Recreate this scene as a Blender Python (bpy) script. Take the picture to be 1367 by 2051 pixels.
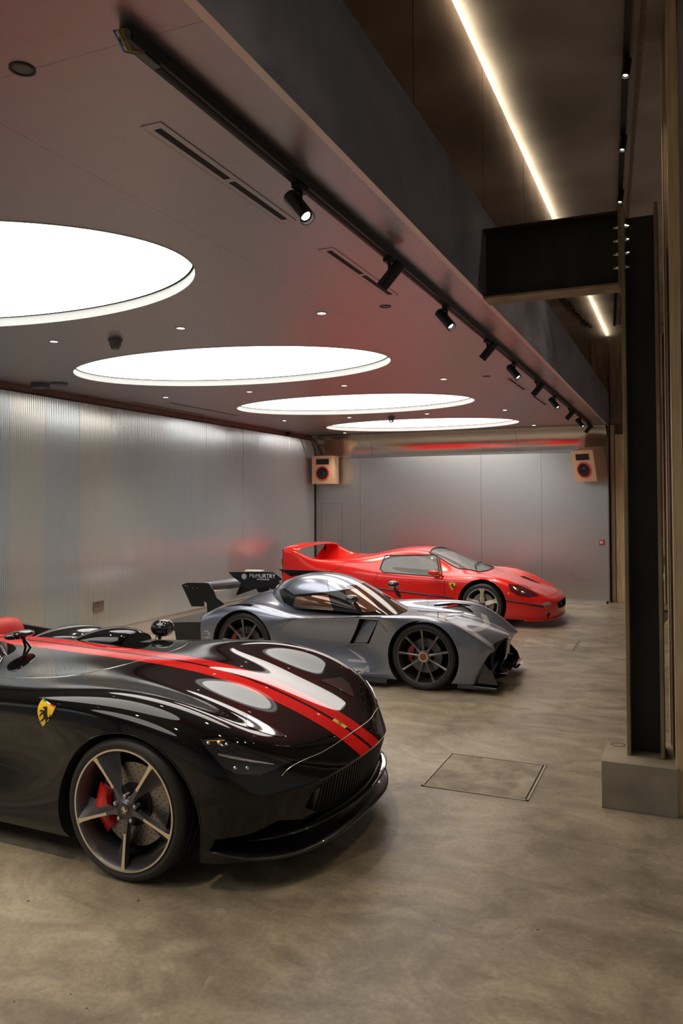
import bpy, bmesh, math, random
from mathutils import Vector, Matrix
from mathutils.bvhtree import BVHTree

scene = bpy.context.scene
for o in list(bpy.data.objects): bpy.data.objects.remove(o, do_unlink=True)
C = scene.collection
PI = math.pi

# ------------------------------------------------------------------ camera
cam_d = bpy.data.cameras.new('camera'); cam = bpy.data.objects.new('camera', cam_d); C.objects.link(cam)
F_PX, YAW, PITCH, ROLL, PPY = 1591.7, math.radians(23.18), math.radians(1.634), math.radians(-0.1475), 961.0
cam_d.sensor_fit = 'VERTICAL'; cam_d.sensor_height = 36.0; cam_d.lens = F_PX*36.0/2051.0
cam_d.shift_y = -(2051/2-PPY)/2051.0
_f0 = Vector((-math.sin(YAW), math.cos(YAW), 0)); _r0 = Vector((math.cos(YAW), math.sin(YAW), 0)); _u0 = Vector((0, 0, 1))
_fw = _f0*math.cos(PITCH)+_u0*math.sin(PITCH); _up = _u0*math.cos(PITCH)-_f0*math.sin(PITCH)
_r = _r0*math.cos(ROLL)+_up*math.sin(ROLL); _u = _up*math.cos(ROLL)-_r0*math.sin(ROLL)
mw = Matrix.Identity(4)
for i in range(3):
    mw[i][0] = _r[i]; mw[i][1] = _u[i]; mw[i][2] = -_fw[i]
mw[2][3] = 1.85
cam.matrix_world = mw
cam_d.clip_start = 0.05
scene.camera = cam

# ------------------------------------------------------------------ world, exposure
w = bpy.data.worlds.new('world'); scene.world = w; w.use_nodes = True
w.node_tree.nodes['Background'].inputs[0].default_value = (0.02, 0.018, 0.016, 1)
w.node_tree.nodes['Background'].inputs[1].default_value = 0.4
scene.view_settings.view_transform = 'Standard'; scene.view_settings.look = 'None'
scene.view_settings.exposure = -0.13; scene.view_settings.gamma = 1.0; scene.view_settings.use_curve_mapping = False
PANEL_L = 3.6          # radiance of the four ceiling light panels
SPOT_W = 50.0          # watts of each track spotlight
DOWN_W = 112.0         # watts of each lit downlight
LED_L = 21.0
UPPER_W = 40.0        # watts of each spotlight on the high track

# ------------------------------------------------------------------ materials
MATS = {}
def nt(name):
    m = bpy.data.materials.new(name); m.use_nodes = True; t = m.node_tree
    return m, t, t.nodes['Principled BSDF']
def mat(name, col, rough=0.5, metal=0.0, coat=0.0, spec=0.5, emit=None, es=0.0, trans=0.0, alpha=1.0, aniso=0.0, ior=None):
    if name in MATS: return MATS[name]
    m, t, b = nt(name)
    b.inputs['Base Color'].default_value = (*col, 1); b.inputs['Roughness'].default_value = rough
    b.inputs['Metallic'].default_value = metal; b.inputs['Coat Weight'].default_value = coat
    b.inputs['Coat Roughness'].default_value = 0.02; b.inputs['Specular IOR Level'].default_value = spec
    b.inputs['Transmission Weight'].default_value = trans; b.inputs['Alpha'].default_value = alpha
    b.inputs['Anisotropic'].default_value = aniso
    if ior: b.inputs['IOR'].default_value = ior
    if emit: b.inputs['Emission Color'].default_value = (*emit, 1); b.inputs['Emission Strength'].default_value = es
    MATS[name] = m; return m
def add_noise(m, scale=(1, 1, 1), detail=6, nscale=3.0, c0=(0, 0, 0), c1=(1, 1, 1), lo=0.3, hi=0.7, bump=0.0, rough=None, distort=0.0, bscale=None):
    """object-space noise colour and fine relief on a principled material"""
    t = m.node_tree; b = t.nodes['Principled BSDF']; N = t.nodes.new; L = t.links.new
    tc = N('ShaderNodeTexCoord'); mp = N('ShaderNodeMapping'); mp.inputs['Scale'].default_value = scale
    L(tc.outputs['Object'], mp.inputs[0])
    n = N('ShaderNodeTexNoise'); n.inputs['Scale'].default_value = nscale; n.inputs['Detail'].default_value = detail; n.inputs['Distortion'].default_value = distort
    L(mp.outputs[0], n.inputs[0])
    r = N('ShaderNodeValToRGB'); r.color_ramp.elements[0].position = lo; r.color_ramp.elements[1].position = hi
    r.color_ramp.elements[0].color = (*c0, 1); r.color_ramp.elements[1].color = (*c1, 1)
    L(n.outputs[0], r.inputs[0]); L(r.outputs[0], b.inputs['Base Color'])
    if rough:
        mr = N('ShaderNodeMapRange'); mr.inputs[3].default_value = rough[0]; mr.inputs[4].default_value = rough[1]
        L(n.outputs[0], mr.inputs[0]); L(mr.outputs[0], b.inputs['Roughness'])
    if bump:
        bp = N('ShaderNodeBump'); bp.inputs['Strength'].default_value = bump; bp.inputs['Distance'].default_value = 0.01
        if bscale:
            n2 = N('ShaderNodeTexNoise'); n2.inputs['Scale'].default_value = bscale; n2.inputs['Detail'].default_value = 8
            L(mp.outputs[0], n2.inputs[0]); L(n2.outputs[0], bp.inputs['Height'])
        else: L(n.outputs[0], bp.inputs['Height'])
        L(bp.outputs[0], b.inputs['Normal'])
    return m

def concrete_floor():
    m, t, b = nt('polished_concrete'); N = t.nodes.new; L = t.links.new
    tc = N('ShaderNodeTexCoord')
    def noise(s, d, sc=(1, 1, 1), dist=0.0):
        mp = N('ShaderNodeMapping'); mp.inputs['Scale'].default_value = sc; L(tc.outputs['Object'], mp.inputs[0])
        n = N('ShaderNodeTexNoise'); n.inputs['Scale'].default_value = s; n.inputs['Detail'].default_value = d; n.inputs['Distortion'].default_value = dist
        n.inputs['Roughness'].default_value = 0.6
        L(mp.outputs[0], n.inputs[0]); return n.outputs[0]
    def ramp(x, p0, c0, p1, c1):
        r = N('ShaderNodeValToRGB'); e = r.color_ramp.elements
        e[0].position = p0; e[1].position = p1; e[0].color = (*c0, 1); e[1].color = (*c1, 1); L(x, r.inputs[0]); return r.outputs[0]
    def mix(f, a, bb, mode='MIX'):
        x = N('ShaderNodeMix'); x.data_type = 'RGBA'; x.blend_type = mode
        if isinstance(f, float): x.inputs[0].default_value = f
        else: L(f, x.inputs[0])
        L(a, x.inputs[6]); L(bb, x.inputs[7]); return x.outputs[2]
    big = ramp(noise(0.6, 6, (1, 1.15, 1), 1.0), 0.36, (0.32, 0.27, 0.20), 0.66, (0.52, 0.445, 0.33))
    sw = ramp(noise(1.9, 10, (1.0, 1.35, 1), 1.9), 0.34, (0.50, 0.475, 0.45), 0.64, (1.0, 1.0, 1.0))
    fine = ramp(noise(38, 6), 0.38, (0.78, 0.77, 0.75), 0.60, (1, 1, 1))
    col = mix(0.85, big, sw, 'MULTIPLY'); col = mix(0.8, col, fine, 'MULTIPLY')
    # pale worn scuffs and thin hairline scratches
    sc = ramp(noise(3.1, 12, (1, 1, 1), 2.6), 0.63, (0, 0, 0), 0.70, (1, 1, 1))
    pale = N('ShaderNodeRGB'); pale.outputs[0].default_value = (0.52, 0.47, 0.38, 1)
    mul = N('ShaderNodeMath'); mul.operation = 'MULTIPLY'; mul.inputs[1].default_value = 0.35; L(sc, mul.inputs[0])
    col = mix(mul.outputs[0], col, pale.outputs[0])
    # dark specks
    sp = ramp(noise(19, 2), 0.745, (0, 0, 0), 0.765, (1, 1, 1))
    dk = N('ShaderNodeRGB'); dk.outputs[0].default_value = (0.05, 0.042, 0.035, 1)
    col = mix(sp, col, dk.outputs[0])
    L(col, b.inputs['Base Color'])
    rr = N('ShaderNodeMapRange'); rr.inputs[3].default_value = 0.26; rr.inputs[4].default_value = 0.52
    L(noise(1.7, 8, (1, 1.3, 1), 1.5), rr.inputs[0]); L(rr.outputs[0], b.inputs['Roughness'])
    bp = N('ShaderNodeBump'); bp.inputs['Strength'].default_value = 0.22; bp.inputs['Distance'].default_value = 0.006
    L(noise(55, 8), bp.inputs['Height']); L(bp.outputs[0], b.inputs['Normal'])
    MATS['floor'] = m; return m
concrete_floor()
def brushed(name, col, rough, scale, bump, metal=1.0, var=0.06):
    m, t, b = nt(name); N = t.nodes.new; L = t.links.new
    b.inputs['Metallic'].default_value = metal
    tc = N('ShaderNodeTexCoord'); mp = N('ShaderNodeMapping'); mp.inputs['Scale'].default_value = scale; L(tc.outputs['Object'], mp.inputs[0])
    n = N('ShaderNodeTexNoise'); n.inputs['Scale'].default_value = 4; n.inputs['Detail'].default_value = 8; L(mp.outputs[0], n.inputs[0])
    r = N('ShaderNodeMapRange'); r.inputs[3].default_value = rough-0.05; r.inputs[4].default_value = rough+0.05; L(n.outputs[0], r.inputs[0]); L(r.outputs[0], b.inputs['Roughness'])
    cr = N('ShaderNodeValToRGB'); e = cr.color_ramp.elements; e[0].color = (*[max(0, c-var) for c in col], 1); e[1].color = (*[c+var for c in col], 1); e[0].position = .3; e[1].position = .7
    L(n.outputs[0], cr.inputs[0]); L(cr.outputs[0], b.inputs['Base Color'])
    if bump:
        bp = N('ShaderNodeBump'); bp.inputs['Strength'].default_value = bump; bp.inputs['Distance'].default_value = 0.002
        L(n.outputs[0], bp.inputs['Height']); L(bp.outputs[0], b.inputs['Normal'])
    MATS[name] = m; return m
brushed('ceiling_steel', (0.475, 0.452, 0.485), 0.36, (3, 3, 3), 0.0, 1.0, 0.02)
brushed('wall_steel', (0.575, 0.585, 0.59), 0.33, (60, 60, 1.5), 0.02, 1.0, 0.03)
brushed('cove_steel', (0.60, 0.57, 0.55), 0.2, (2, 60, 60), 0.0, 1.0, 0.02)
mat('sheet_blue', (0.57, 0.62, 0.655), .16, 0.68)
mat('sheet_grey', (0.61, 0.625, 0.63), .16, 0.68)
mat('sheet_warm', (0.645, 0.635, 0.60), .16, 0.68)
m = mat('fascia_steel', (0.10, 0.105, 0.12), 0.36, 0.45)
add_noise(m, (1, .5, 1), 8, 1.6, (0.19, 0.20, 0.27), (0.42, 0.44, 0.54), .3, .72, rough=(.3, .55), distort=1.2)
m = mat('copper_mirror', (0.34, 0.225, 0.165), 0.02, 1.0)
t = m.node_tree; N_ = t.nodes.new
_tc = N_('ShaderNodeTexCoord'); _n = N_('ShaderNodeTexNoise'); _n.inputs['Scale'].default_value = 2.6; _n.inputs['Detail'].default_value = 1
t.links.new(_tc.outputs['Object'], _n.inputs[0]); _b = N_('ShaderNodeBump'); _b.inputs['Strength'].default_value = 0.12; _b.inputs['Distance'].default_value = 0.03
t.links.new(_n.outputs[0], _b.inputs['Height']); t.links.new(_b.outputs[0], t.nodes['Principled BSDF'].inputs['Normal'])
m = mat('upper_plaster', (0.2, 0.16, 0.12), 0.8)
add_noise(m, (1, 1, 1), 8, 1.3, (0.25, 0.22, 0.20), (0.45, 0.40, 0.36), .3, .7, bump=.25, bscale=14)
mat('black_metal', (0.012, 0.012, 0.014), 0.42, 0.3)
mat('black_gloss', (0.008, 0.008, 0.01), 0.12, 0.0, 1.0)
m = mat('column_steel', (0.02, 0.019, 0.017), 0.55, 0.2)
add_noise(m, (1, 1, .3), 8, 5, (0.012, 0.012, 0.012), (0.035, 0.031, 0.025), .35, .75)
m = mat('column_edge', (0.16, 0.12, 0.07), 0.55, 0.3)
add_noise(m, (1, 1, .4), 8, 7, (0.15, 0.115, 0.065), (0.34, 0.26, 0.15), .3, .7)
mat('white_paint', (0.82, 0.84, 0.83), 0.5)
mat('well_rim', (0.52, 0.545, 0.54), 0.6)
mat('panel_light', (1, 1, 1), 0.5, emit=(1.0, 0.965, 0.905), es=PANEL_L)
mat('downlight', (1, 1, 1), 0.5, emit=(1.0, 0.93, 0.84), es=9)
mat('spot_lens', (1, 1, 1), 0.5, emit=(1.0, 0.95, 0.86), es=6)
mat('led_strip', (1, 1, 1), 0.5, emit=(1.0, 0.86, 0.62), es=LED_L)
m = mat('pale_plaster', (0.62, 0.68, 0.74), 0.75)
add_noise(m, (1, 1, 1), 6, 2, (0.60, 0.67, 0.74), (0.70, 0.77, 0.84), .3, .7)
mat('seam_dark', (0.012, 0.011, 0.011), 0.8)
m = mat('brown_strip', (0.16, 0.075, 0.06), 0.5)
add_noise(m, (1, .3, 1), 6, 8, (0.10, 0.05, 0.042), (0.2, 0.095, 0.075))
m = mat('timber', (0.5, 0.36, 0.2), 0.6)
add_noise(m, (9, 9, .6), 8, 5, (0.50, 0.36, 0.20), (0.74, 0.57, 0.34), .3, .7, bump=.1)
m = mat('timber_dark', (0.2, 0.14, 0.09), 0.7)
add_noise(m, (7, 7, .5), 8, 4, (0.11, 0.075, 0.05), (0.26, 0.18, 0.12), .3, .7, bump=.15)
m = mat('timber_speaker', (0.6, 0.4, 0.25), 0.5)
add_noise(m, (4, 4, 30), 6, 4, (0.55, 0.35, 0.21), (0.68, 0.46, 0.29), .3, .7)
m = mat('concrete_block', (0.3, 0.25, 0.2), 0.75)
add_noise(m, (1, 1, 1), 10, 3, (0.21, 0.175, 0.14), (0.38, 0.33, 0.255), .3, .7, bump=.3, bscale=22)
m = mat('cover_concrete', (0.3, 0.25, 0.2), 0.6)
add_noise(m, (1, 1, 1), 10, 6, (0.20, 0.165, 0.125), (0.42, 0.36, 0.27), .32, .68, bump=.3, bscale=40, distort=.8)
mat('cover_edge', (0.46, 0.40, 0.30), 0.6)
mat('steel_bright', (0.75, 0.74, 0.72), 0.25, 1.0)
mat('steel_mid', (0.34, 0.33, 0.32), 0.35, 1.0)
mat('grey_plastic', (0.10, 0.105, 0.115), 0.45)
mat('edge_steel', (0.72, 0.66, 0.60), 0.4, 0.8)
mat('white_plastic', (0.75, 0.74, 0.70), 0.45)
mat('red_plastic', (0.55, 0.02, 0.02), 0.4)
mat('speaker_red', (0.62, 0.05, 0.04), 0.45)
mat('yellow_plastic', (0.85, 0.55, 0.02), 0.5)
mat('cable_black', (0.015, 0.015, 0.016), 0.5)

# ------------------------------------------------------------------ mesh helpers
class MB:
    """collects primitives and links them as one mesh object"""
    def __init__(s): s.v = []; s.f = []; s.mi = []
    def add(s, v, f, mi=0):
        o = len(s.v); s.v += [tuple(p) for p in v]; s.f += [tuple(i+o for i in q) for q in f]; s.mi += [mi]*len(f); return s
    def box(s, x0, x1, y0, y1, z0, z1, mi=0):
        v = [(x, y, z) for x in (x0, x1) for y in (y0, y1) for z in (z0, z1)]
        return s.add(v, [(0, 1, 3, 2), (4, 6, 7, 5), (0, 4, 5, 1), (2, 3, 7, 6), (0, 2, 6, 4), (1, 5, 7, 3)], mi)
    def tube(s, p0, p1, r0, r1=None, n=16, mi=0, cap=True):
        r1 = r0 if r1 is None else r1; p0 = Vector(p0); p1 = Vector(p1); d = (p1-p0).normalized()
        a = d.orthogonal().normalized(); b = d.cross(a); v = []
        for p, r in ((p0, r0), (p1, r1)):
            v += [p+(a*math.cos(2*PI*k/n)+b*math.sin(2*PI*k/n))*r for k in range(n)]
        f = [(k, (k+1) % n, n+(k+1) % n, n+k) for k in range(n)]
        if cap: f += [tuple(range(n-1, -1, -1)), tuple(range(n, 2*n))]
        return s.add(v, f, mi)
    def path(s, pts, r, n=8, mi=0, closed=False):
        pts = [Vector(p) for p in pts]; v = []; m_ = len(pts); up = None
        for i, p in enumerate(pts):
            d = (pts[min(i+1, m_-1)]-pts[max(i-1, 0)]).normalized()
            if up is None: up = d.orthogonal().normalized()
            up = (up-d*up.dot(d)).normalized(); b = d.cross(up); rr = r[i] if isinstance(r, (list, tuple)) else r
            v += [p+(up*math.cos(2*PI*k/n)+b*math.sin(2*PI*k/n))*rr for k in range(n)]
        f = [(i*n+k, i*n+(k+1) % n, (i+1)*n+(k+1) % n, (i+1)*n+k) for i in range(m_-1) for k in range(n)]
        f += [tuple(range(n-1, -1, -1)), tuple(range((m_-1)*n, m_*n))]
        return s.add(v, f, mi)
    def lathe(s, prof, n=48, axis='y', mi=0, c=(0, 0, 0), closed=True):
        """prof: (radius, height) pairs, turned about an axis through c"""
        v = []; m_ = len(prof)
        for k in range(n):
            a = 2*PI*k/n
            for r, h in prof:
                u, w_ = r*math.cos(a), r*math.sin(a)
                v.append({'y': (c[0]+u, c[1]+h, c[2]+w_), 'z': (c[0]+u, c[1]+w_, c[2]+h), 'x': (c[0]+h, c[1]+u, c[2]+w_)}[axis])
        f = []; q = m_ if closed else m_-1
        for k in range(n):
            k2 = (k+1) % n
            for i in range(q):
                i2 = (i+1) % m_
                f.append((k*m_+i, k*m_+i2, k2*m_+i2, k2*m_+i))
        return s.add(v, f, mi)
    def prism(s, poly, axis, a0, a1, mi=0):
        """poly of 2-D points extruded along axis from a0 to a1 (2-D order: xy for z, xz for y, yz for x)"""
        n = len(poly); v = []
        for a in (a0, a1):
            for p, q in poly: v.append({'z': (p, q, a), 'y': (p, a, q), 'x': (a, p, q)}[axis])
        f = [tuple(range(n)), tuple(range(2*n-1, n-1, -1))]+[(k, n+k, n+(k+1) % n, (k+1) % n) for k in range(n)]
        return s.add(v, f, mi)
    def grid(s, P, mi=0, closeu=False):
        n = len(P); k = len(P[0]); v = [p for r in P for p in r]
        f = [(i*k+j, ((i+1) % n)*k+j, ((i+1) % n)*k+j+1, i*k+j+1) for i in range(n if closeu else n-1) for j in range(k-1)]
        return s.add(v, f, mi)
    def ball(s, c, rx, ry, rz, n=20, m_=12, mi=0):
        P = []
        for i in range(n+1):
            a = 2*PI*i/n; P.append([(c[0]+rx*math.sin(PI*j/m_)*math.cos(a), c[1]+ry*math.sin(PI*j/m_)*math.sin(a), c[2]+rz*math.cos(PI*j/m_)) for j in range(m_+1)])
        return s.grid(P, mi)
    def mesh(s, name, merge=True):
        me = bpy.data.meshes.new(name); me.from_pydata(s.v, [], s.f); me.polygons.foreach_set('material_index', s.mi)
        bm = bmesh.new(); bm.from_mesh(me)
        if merge: bmesh.ops.remove_doubles(bm, verts=bm.verts, dist=1e-6)
        bmesh.ops.dissolve_degenerate(bm, edges=bm.edges, dist=1e-7)
        bmesh.ops.recalc_face_normals(bm, faces=bm.faces); bm.to_mesh(me); bm.free(); return me
    def build(s, name, mats, parent=None, smooth=35, bevel=0.0, loc=None, segs=2):
        me = s.mesh(name)
        if bevel:
            bm = bmesh.new(); bm.from_mesh(me)
            es = [e for e in bm.edges if len(e.link_faces) == 2 and e.calc_face_angle(0) > math.radians(30)]
            bmesh.ops.bevel(bm, geom=es, offset=bevel, segments=segs, profile=.6, affect='EDGES', clamp_overlap=True); bm.to_mesh(me); bm.free()
        return link(name, me, mats, parent, smooth, loc)
def M_(m): return MATS[m] if isinstance(m, str) else m
def shade(me, ang):
    if not ang: return
    me.polygons.foreach_set('use_smooth', [True]*len(me.polygons))
    me.set_sharp_from_angle(angle=math.radians(ang))
def link(name, me, mats, parent=None, smooth=35, loc=None):
    o = bpy.data.objects.new(name, me); C.objects.link(o)
    if mats is not None:
        for m in (mats if isinstance(mats, (list, tuple)) else [mats]): me.materials.append(M_(m))
    shade(me, smooth)
    if parent: o.parent = parent
    if loc: o.location = loc
    return o
def thing(name, label, cat, loc=(0, 0, 0), rz=0, group=None):
    o = bpy.data.objects.new(name, None); C.objects.link(o); o.location = loc; o.rotation_euler = (0, 0, rz)
    o.empty_display_size = .1
    return tag(o, label, cat, group)
def tag(o, label, cat, group=None):
    o['label'] = label; o['category'] = cat
    if group: o['group'] = group
    return o
def struct(o, label=None):
    o['kind'] = 'structure'
    if label: o['label'] = label
    return o
def copy_tree(o, parent=None):
    c = o.copy(); C.objects.link(c)
    if parent: c.parent = parent; c.matrix_parent_inverse = o.matrix_parent_inverse.copy()
    for ch in list(o.children): copy_tree(ch, c)
    return c
def text(name, s, size, m, parent, loc, rot, extrude=.0005, align='CENTER'):
    """letters as a real mesh"""
    cu = bpy.data.curves.new(name, 'FONT'); cu.body = s; cu.size = size; cu.extrude = extrude; cu.align_x = align; cu.align_y = 'CENTER'
    o = bpy.data.objects.new(name, cu); C.objects.link(o)
    dg = bpy.context.evaluated_depsgraph_get(); me = bpy.data.meshes.new_from_object(o.evaluated_get(dg)); bpy.data.objects.remove(o)
    me.materials.clear(); q = link(name, me, m, parent, 0); q.location = loc; q.rotation_euler = rot; return q
# ------------------------------------------------------------------ the room
XL, XR, YB, ZC, ZU = -7.22, -1.22, 15.40, 3.25, 4.91
floor = struct(MB().box(XL-.15, 3.2, -3.5, 17.5, -.12, 0).build('floor', 'floor', smooth=0), 'worn polished concrete floor with swirling trowel marks')

# left wall: ribbed metal sheets
wl = struct(MB().box(XL-.14, XL-.02, -3.5, YB+.1, 0, ZC+.05).build('wall_left', 'steel_mid', smooth=0), 'long wall clad in vertically ribbed metal sheets')
def rib_sheet(width, pitch=.03, amp=.0045, seg=6):
    n = int(round(width/pitch))*seg; P = []
    for i in range(n+1):
        y = width*i/n; x = amp*math.cos(2*PI*i/seg)
        P.append([(x, y, .16), (x, y, ZC-.07)])
    return MB().grid(P).mesh('sheet')
SW = .60; base_sheets = {}
for k, nm in enumerate(('sheet_blue', 'sheet_grey', 'sheet_warm')):
    me = rib_sheet(SW+.03); me.materials.append(MATS[nm]); shade(me, 70); base_sheets[nm] = me
rnd = random.Random(4); y = YB-.03-SW; k = 0
while y > -3.4:
    nm = ('sheet_blue', 'sheet_grey', 'sheet_blue', 'sheet_grey', 'sheet_warm')[rnd.randrange(5)]
    o = bpy.data.objects.new('sheet', base_sheets[nm]); C.objects.link(o); o.parent = wl
    o.location = (XL+.004, y, 0); o.rotation_euler = (0, rnd.uniform(-.0007, .0007), rnd.uniform(-.0012, .0012))
    y -= SW
bl = struct(MB().box(XL-.02, XL+.035, -3.5, YB-.02, .145, .16).box(XL-.02, XL+.012, -3.5, YB-.02, .0, .145).build('baseboard_left', 'sheet_warm', smooth=0))
struct(MB().box(XL-.02, XL+.03, -3.5, YB-.05, ZC-.07, ZC-.002).build('trim_1', 'brown_strip', smooth=0), 'brown timber strip between ribbed wall and ceiling')
struct(MB().box(XL-.02, XL+.034, -3.5, YB-.05, ZC-.082, ZC-.07).build('trim_2', 'seam_dark', smooth=0))

# back wall: brushed steel panels, rounded cove to the ceiling
wb = struct(MB().box(XL-.15, XR-.03, YB+.012, YB+.16, 0, ZC+.05).build('wall_back', 'seam_dark', smooth=0), 'end wall of tall brushed steel panels')
ZP = 2.78; g = .004
edges = [XL+.03, -6.17, -3.62, -2.46, XR-.035]
for a, b_ in zip(edges[:-1], edges[1:]):
    MB().box(a+g/2, b_-g/2, YB, YB+.012, .03, ZP).build('panel', 'wall_steel', wb, smooth=0)
# access door and hatch outlines in the panels
def outline(xa, xb, za, zb, m, r=.004):
    return MB().box(xa, xb, YB-.0015, YB, zb-r, zb).box(xa, xb, YB-.0015, YB, za, za+r).box(xa, xa+r, YB-.0015, YB, za, zb).box(xb-r, xb, YB-.0015, YB, za, zb)
outline(-7.06, -6.58, .05, 1.83, 0).build('door_outline', 'seam_dark', wb, smooth=0)
outline(-1.93, -1.55, .42, .57, 0, .005).build('hatch_outline', 'steel_bright', wb, smooth=0)
MB().box(XL+.02, XR-.03, YB-.012, YB, 0, .03).build('kick_strip', 'steel_bright', wb, smooth=0)
cove_edges = [XL+.03, -5.9, -2.9, XR-.035]
for a, b_ in zip(cove_edges[:-1], cove_edges[1:]):
    R = ZC-ZP-.008; P = []
    for i in range(25):
        t_ = PI/2*i/24; yy = YB-.002-R*(1-math.cos(t_)); zz = ZP+.006+R*math.sin(t_); P.append([(a+.002, yy, zz), (b_-.002, yy, zz)])
    MB().grid(P).build('cove_sheet', 'cove_steel', wb, smooth=80)

# ceiling: steel plates with four elliptical light wells
cl = struct(MB().box(XL, XR-.02, -3.5, YB, ZC+.13, ZC+.2).build('ceiling', 'seam_dark', smooth=0), 'low ceiling of satin steel plates with oval light wells')
EX, RX, RY = -4.36, 1.785, 1.065
EY = [.22, 3.665, 7.12, 10.54, 13.775]
ys = [-3.5, -1.35, 1.93, 5.19, 8.48, 11.80, YB-ZC+ZP]
xs = [XL+.005, -6.43, -2.29, XR-.012]
def plate(x0, x1, y0, y1, hole=None):
    b = MB(); x0 += .0008; x1 -= .0008; y0 += .0006; y1 -= .0006
    if hole is None: return b.box(x0, x1, y0, y1, ZC, ZC+.004)
    cx, cy = hole; n = 96; out = []; inn = []
    angs = sorted(set([2*PI*k/n for k in range(n)]+[math.atan2(yy-cy, xx-cx) % (2*PI) for xx in (x0, x1) for yy in (y0, y1)]))
    for a in angs:
        c_, s_ = math.cos(a), math.sin(a)
        tx = ((x1-cx)/c_ if c_ > 1e-9 else (x0-cx)/c_ if c_ < -1e-9 else 1e9); ty = ((y1-cy)/s_ if s_ > 1e-9 else (y0-cy)/s_ if s_ < -1e-9 else 1e9)
        t_ = min(tx, ty); out.append((cx+c_*t_, cy+s_*t_, ZC)); r_ = 1/math.sqrt((c_/RX)**2+(s_/RY)**2); inn.append((cx+c_*r_, cy+s_*r_, ZC))
    return b.grid([[p, q] for p, q in zip(out, inn)], closeu=True)
for i in range(len(ys)-1):
    for j in range(3):
        plate(xs[j], xs[j+1], ys[i], ys[i+1], (EX, EY[i-1]) if (j == 1 and i >= 1) else None).build('plate', 'ceiling_steel', cl, smooth=0)
for k, cy in enumerate(EY):
    n = 96; D = .062
    nm = ['behind the camera', 'directly above the black roadster, cut by the left edge', 'second largest, above the grey coupe', 'third in the row, above the red coupe', 'smallest and farthest, next to the steel end wall'][k]
    t_ = thing('light_well', 'glowing oval ceiling light panel, '+nm, 'ceiling light', (EX, cy, ZC), 0, 'oval ceiling lights')
    P = []; Q = []
    for i in range(n+1):
        a = 2*PI*i/n; c_, s_ = math.cos(a), math.sin(a)
        P.append([(RX*c_, RY*s_, -.004), (RX*c_, RY*s_, D)])
        Q.append((( RX-.014)*c_, (RY-.014)*s_, D+.004))
    MB().grid(P).build('rim', 'well_rim', t_, smooth=60)
    MB().add(Q[:-1], [tuple(range(n))]).build('diffuser', 'panel_light', t_, smooth=0)
    MB().grid([[((RX-.014)*math.cos(2*PI*i/n), (RY-.014)*math.sin(2*PI*i/n), D+.004), ((RX+.001)*math.cos(2*PI*i/n), (RY+.001)*math.sin(2*PI*i/n), D+.004)] for i in range(n+1)]).build('shadow_gap', 'seam_dark', t_, smooth=0)

# downlights in rows between the wells
def downlight(x, y, lit, label, k=.8):
    t_ = thing('downlight', label, 'downlight', (x, y, ZC), 0, 'small recessed ceiling downlights')
    MB().lathe([(.052*k, 0), (.052*k, -.004), (.040*k, -.004), (.040*k, 0)], 28, 'z').build('ring', 'black_metal' if not lit else 'steel_mid', t_)
    MB().lathe([(.040*k, -.0015), (0.0005, -.0015), (0.0005, -.001), (.040*k, -.001)], 28, 'z').build('lens', 'downlight' if lit else 'grey_plastic', t_)
    if lit:
        ld = bpy.data.lights.new('down_beam', 'SPOT'); ld.energy = DOWN_W; ld.color = (1.0, .82, .60); ld.spot_size = math.radians(95); ld.spot_blend = .9; ld.shadow_soft_size = .035
        lo = bpy.data.objects.new('down_beam', ld); C.objects.link(lo); lo.parent = t_; lo.location = (0, 0, -.008)
    return t_
rows = [(5.31, [-4.975, -3.67, -2.43], [-1.93]), (8.735, [-6.27, -5.0, -3.70, -2.475], [-1.98]), (12.06, [-6.22, -5.02, -3.69, -2.46], []), (14.70, [-6.22, -2.47], [])]
rn = ['nearest row', 'second row', 'third row', 'last row']
for (yy, L1, L0), nm in zip(rows, rn):
    for k, x in enumerate(L1): downlight(x, yy, True, 'lit round downlight, number %s from the left in the %s' % (['one', 'two', 'three', 'four'][k], nm))
    for x in L0: downlight(x, yy, False, 'unlit dark downlight at the track end of the %s' % nm)
for x, w_ in ((-2.45, 'one'), (-3.69, 'two'), (-5.0, 'three'), (-6.25, 'four')):  # rows out of view, added to brighten the near floor
    for yy, r_ in ((1.92, 'unseen row added above the camera'), (-1.4, 'unseen row added behind the camera')): downlight(x, yy, True, 'lit round downlight, number %s from the track in the %s' % (w_, r_))
t_ = downlight(-1.935, 1.916, False, 'unlit downlight alone in the upper left corner of the ceiling')

# smoke detectors / sensors
def detector(x, y, s, label):
    t_ = thing('smoke_detector', label, 'smoke detector', (x, y, ZC), 0)
    MB().lathe([(.062*s, 0), (.062*s, -.016*s), (.052*s, -.02*s), (.05*s, -.055*s), (.001, -.055*s), (.001, 0)], 28, 'z').build('base', 'grey_plastic', t_)
    b = MB()
    for k in range(10):
        a = 2*PI*k/10; b.tube((.034*s*math.cos(a), .034*s*math.sin(a), -.055*s), (.028*s*math.cos(a), .028*s*math.sin(a), -.083*s), .006*s, n=6)
    b.build('cage', 'grey_plastic', t_)
    MB().lathe([(.03*s, -.083*s), (.026*s, -.093*s), (.001, -.095*s), (.001, -.083*s)], 20, 'z').build('cap', 'steel_mid', t_)
detector(-4.44, 5.46, 1, 'round grey smoke detector between the first and second oval lights')
detector(-4.36, 12.26, 1, 'round smoke detector between the two farthest oval lights')
t_ = thing('alarm_box', 'square grey box on the ceiling above the ribbed wall', 'alarm', (-6.88, 7.13, ZC)); MB().box(-.08, .08, -.07, .07, -.055, 0).build('case', 'grey_plastic', t_, bevel=.004)
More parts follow.
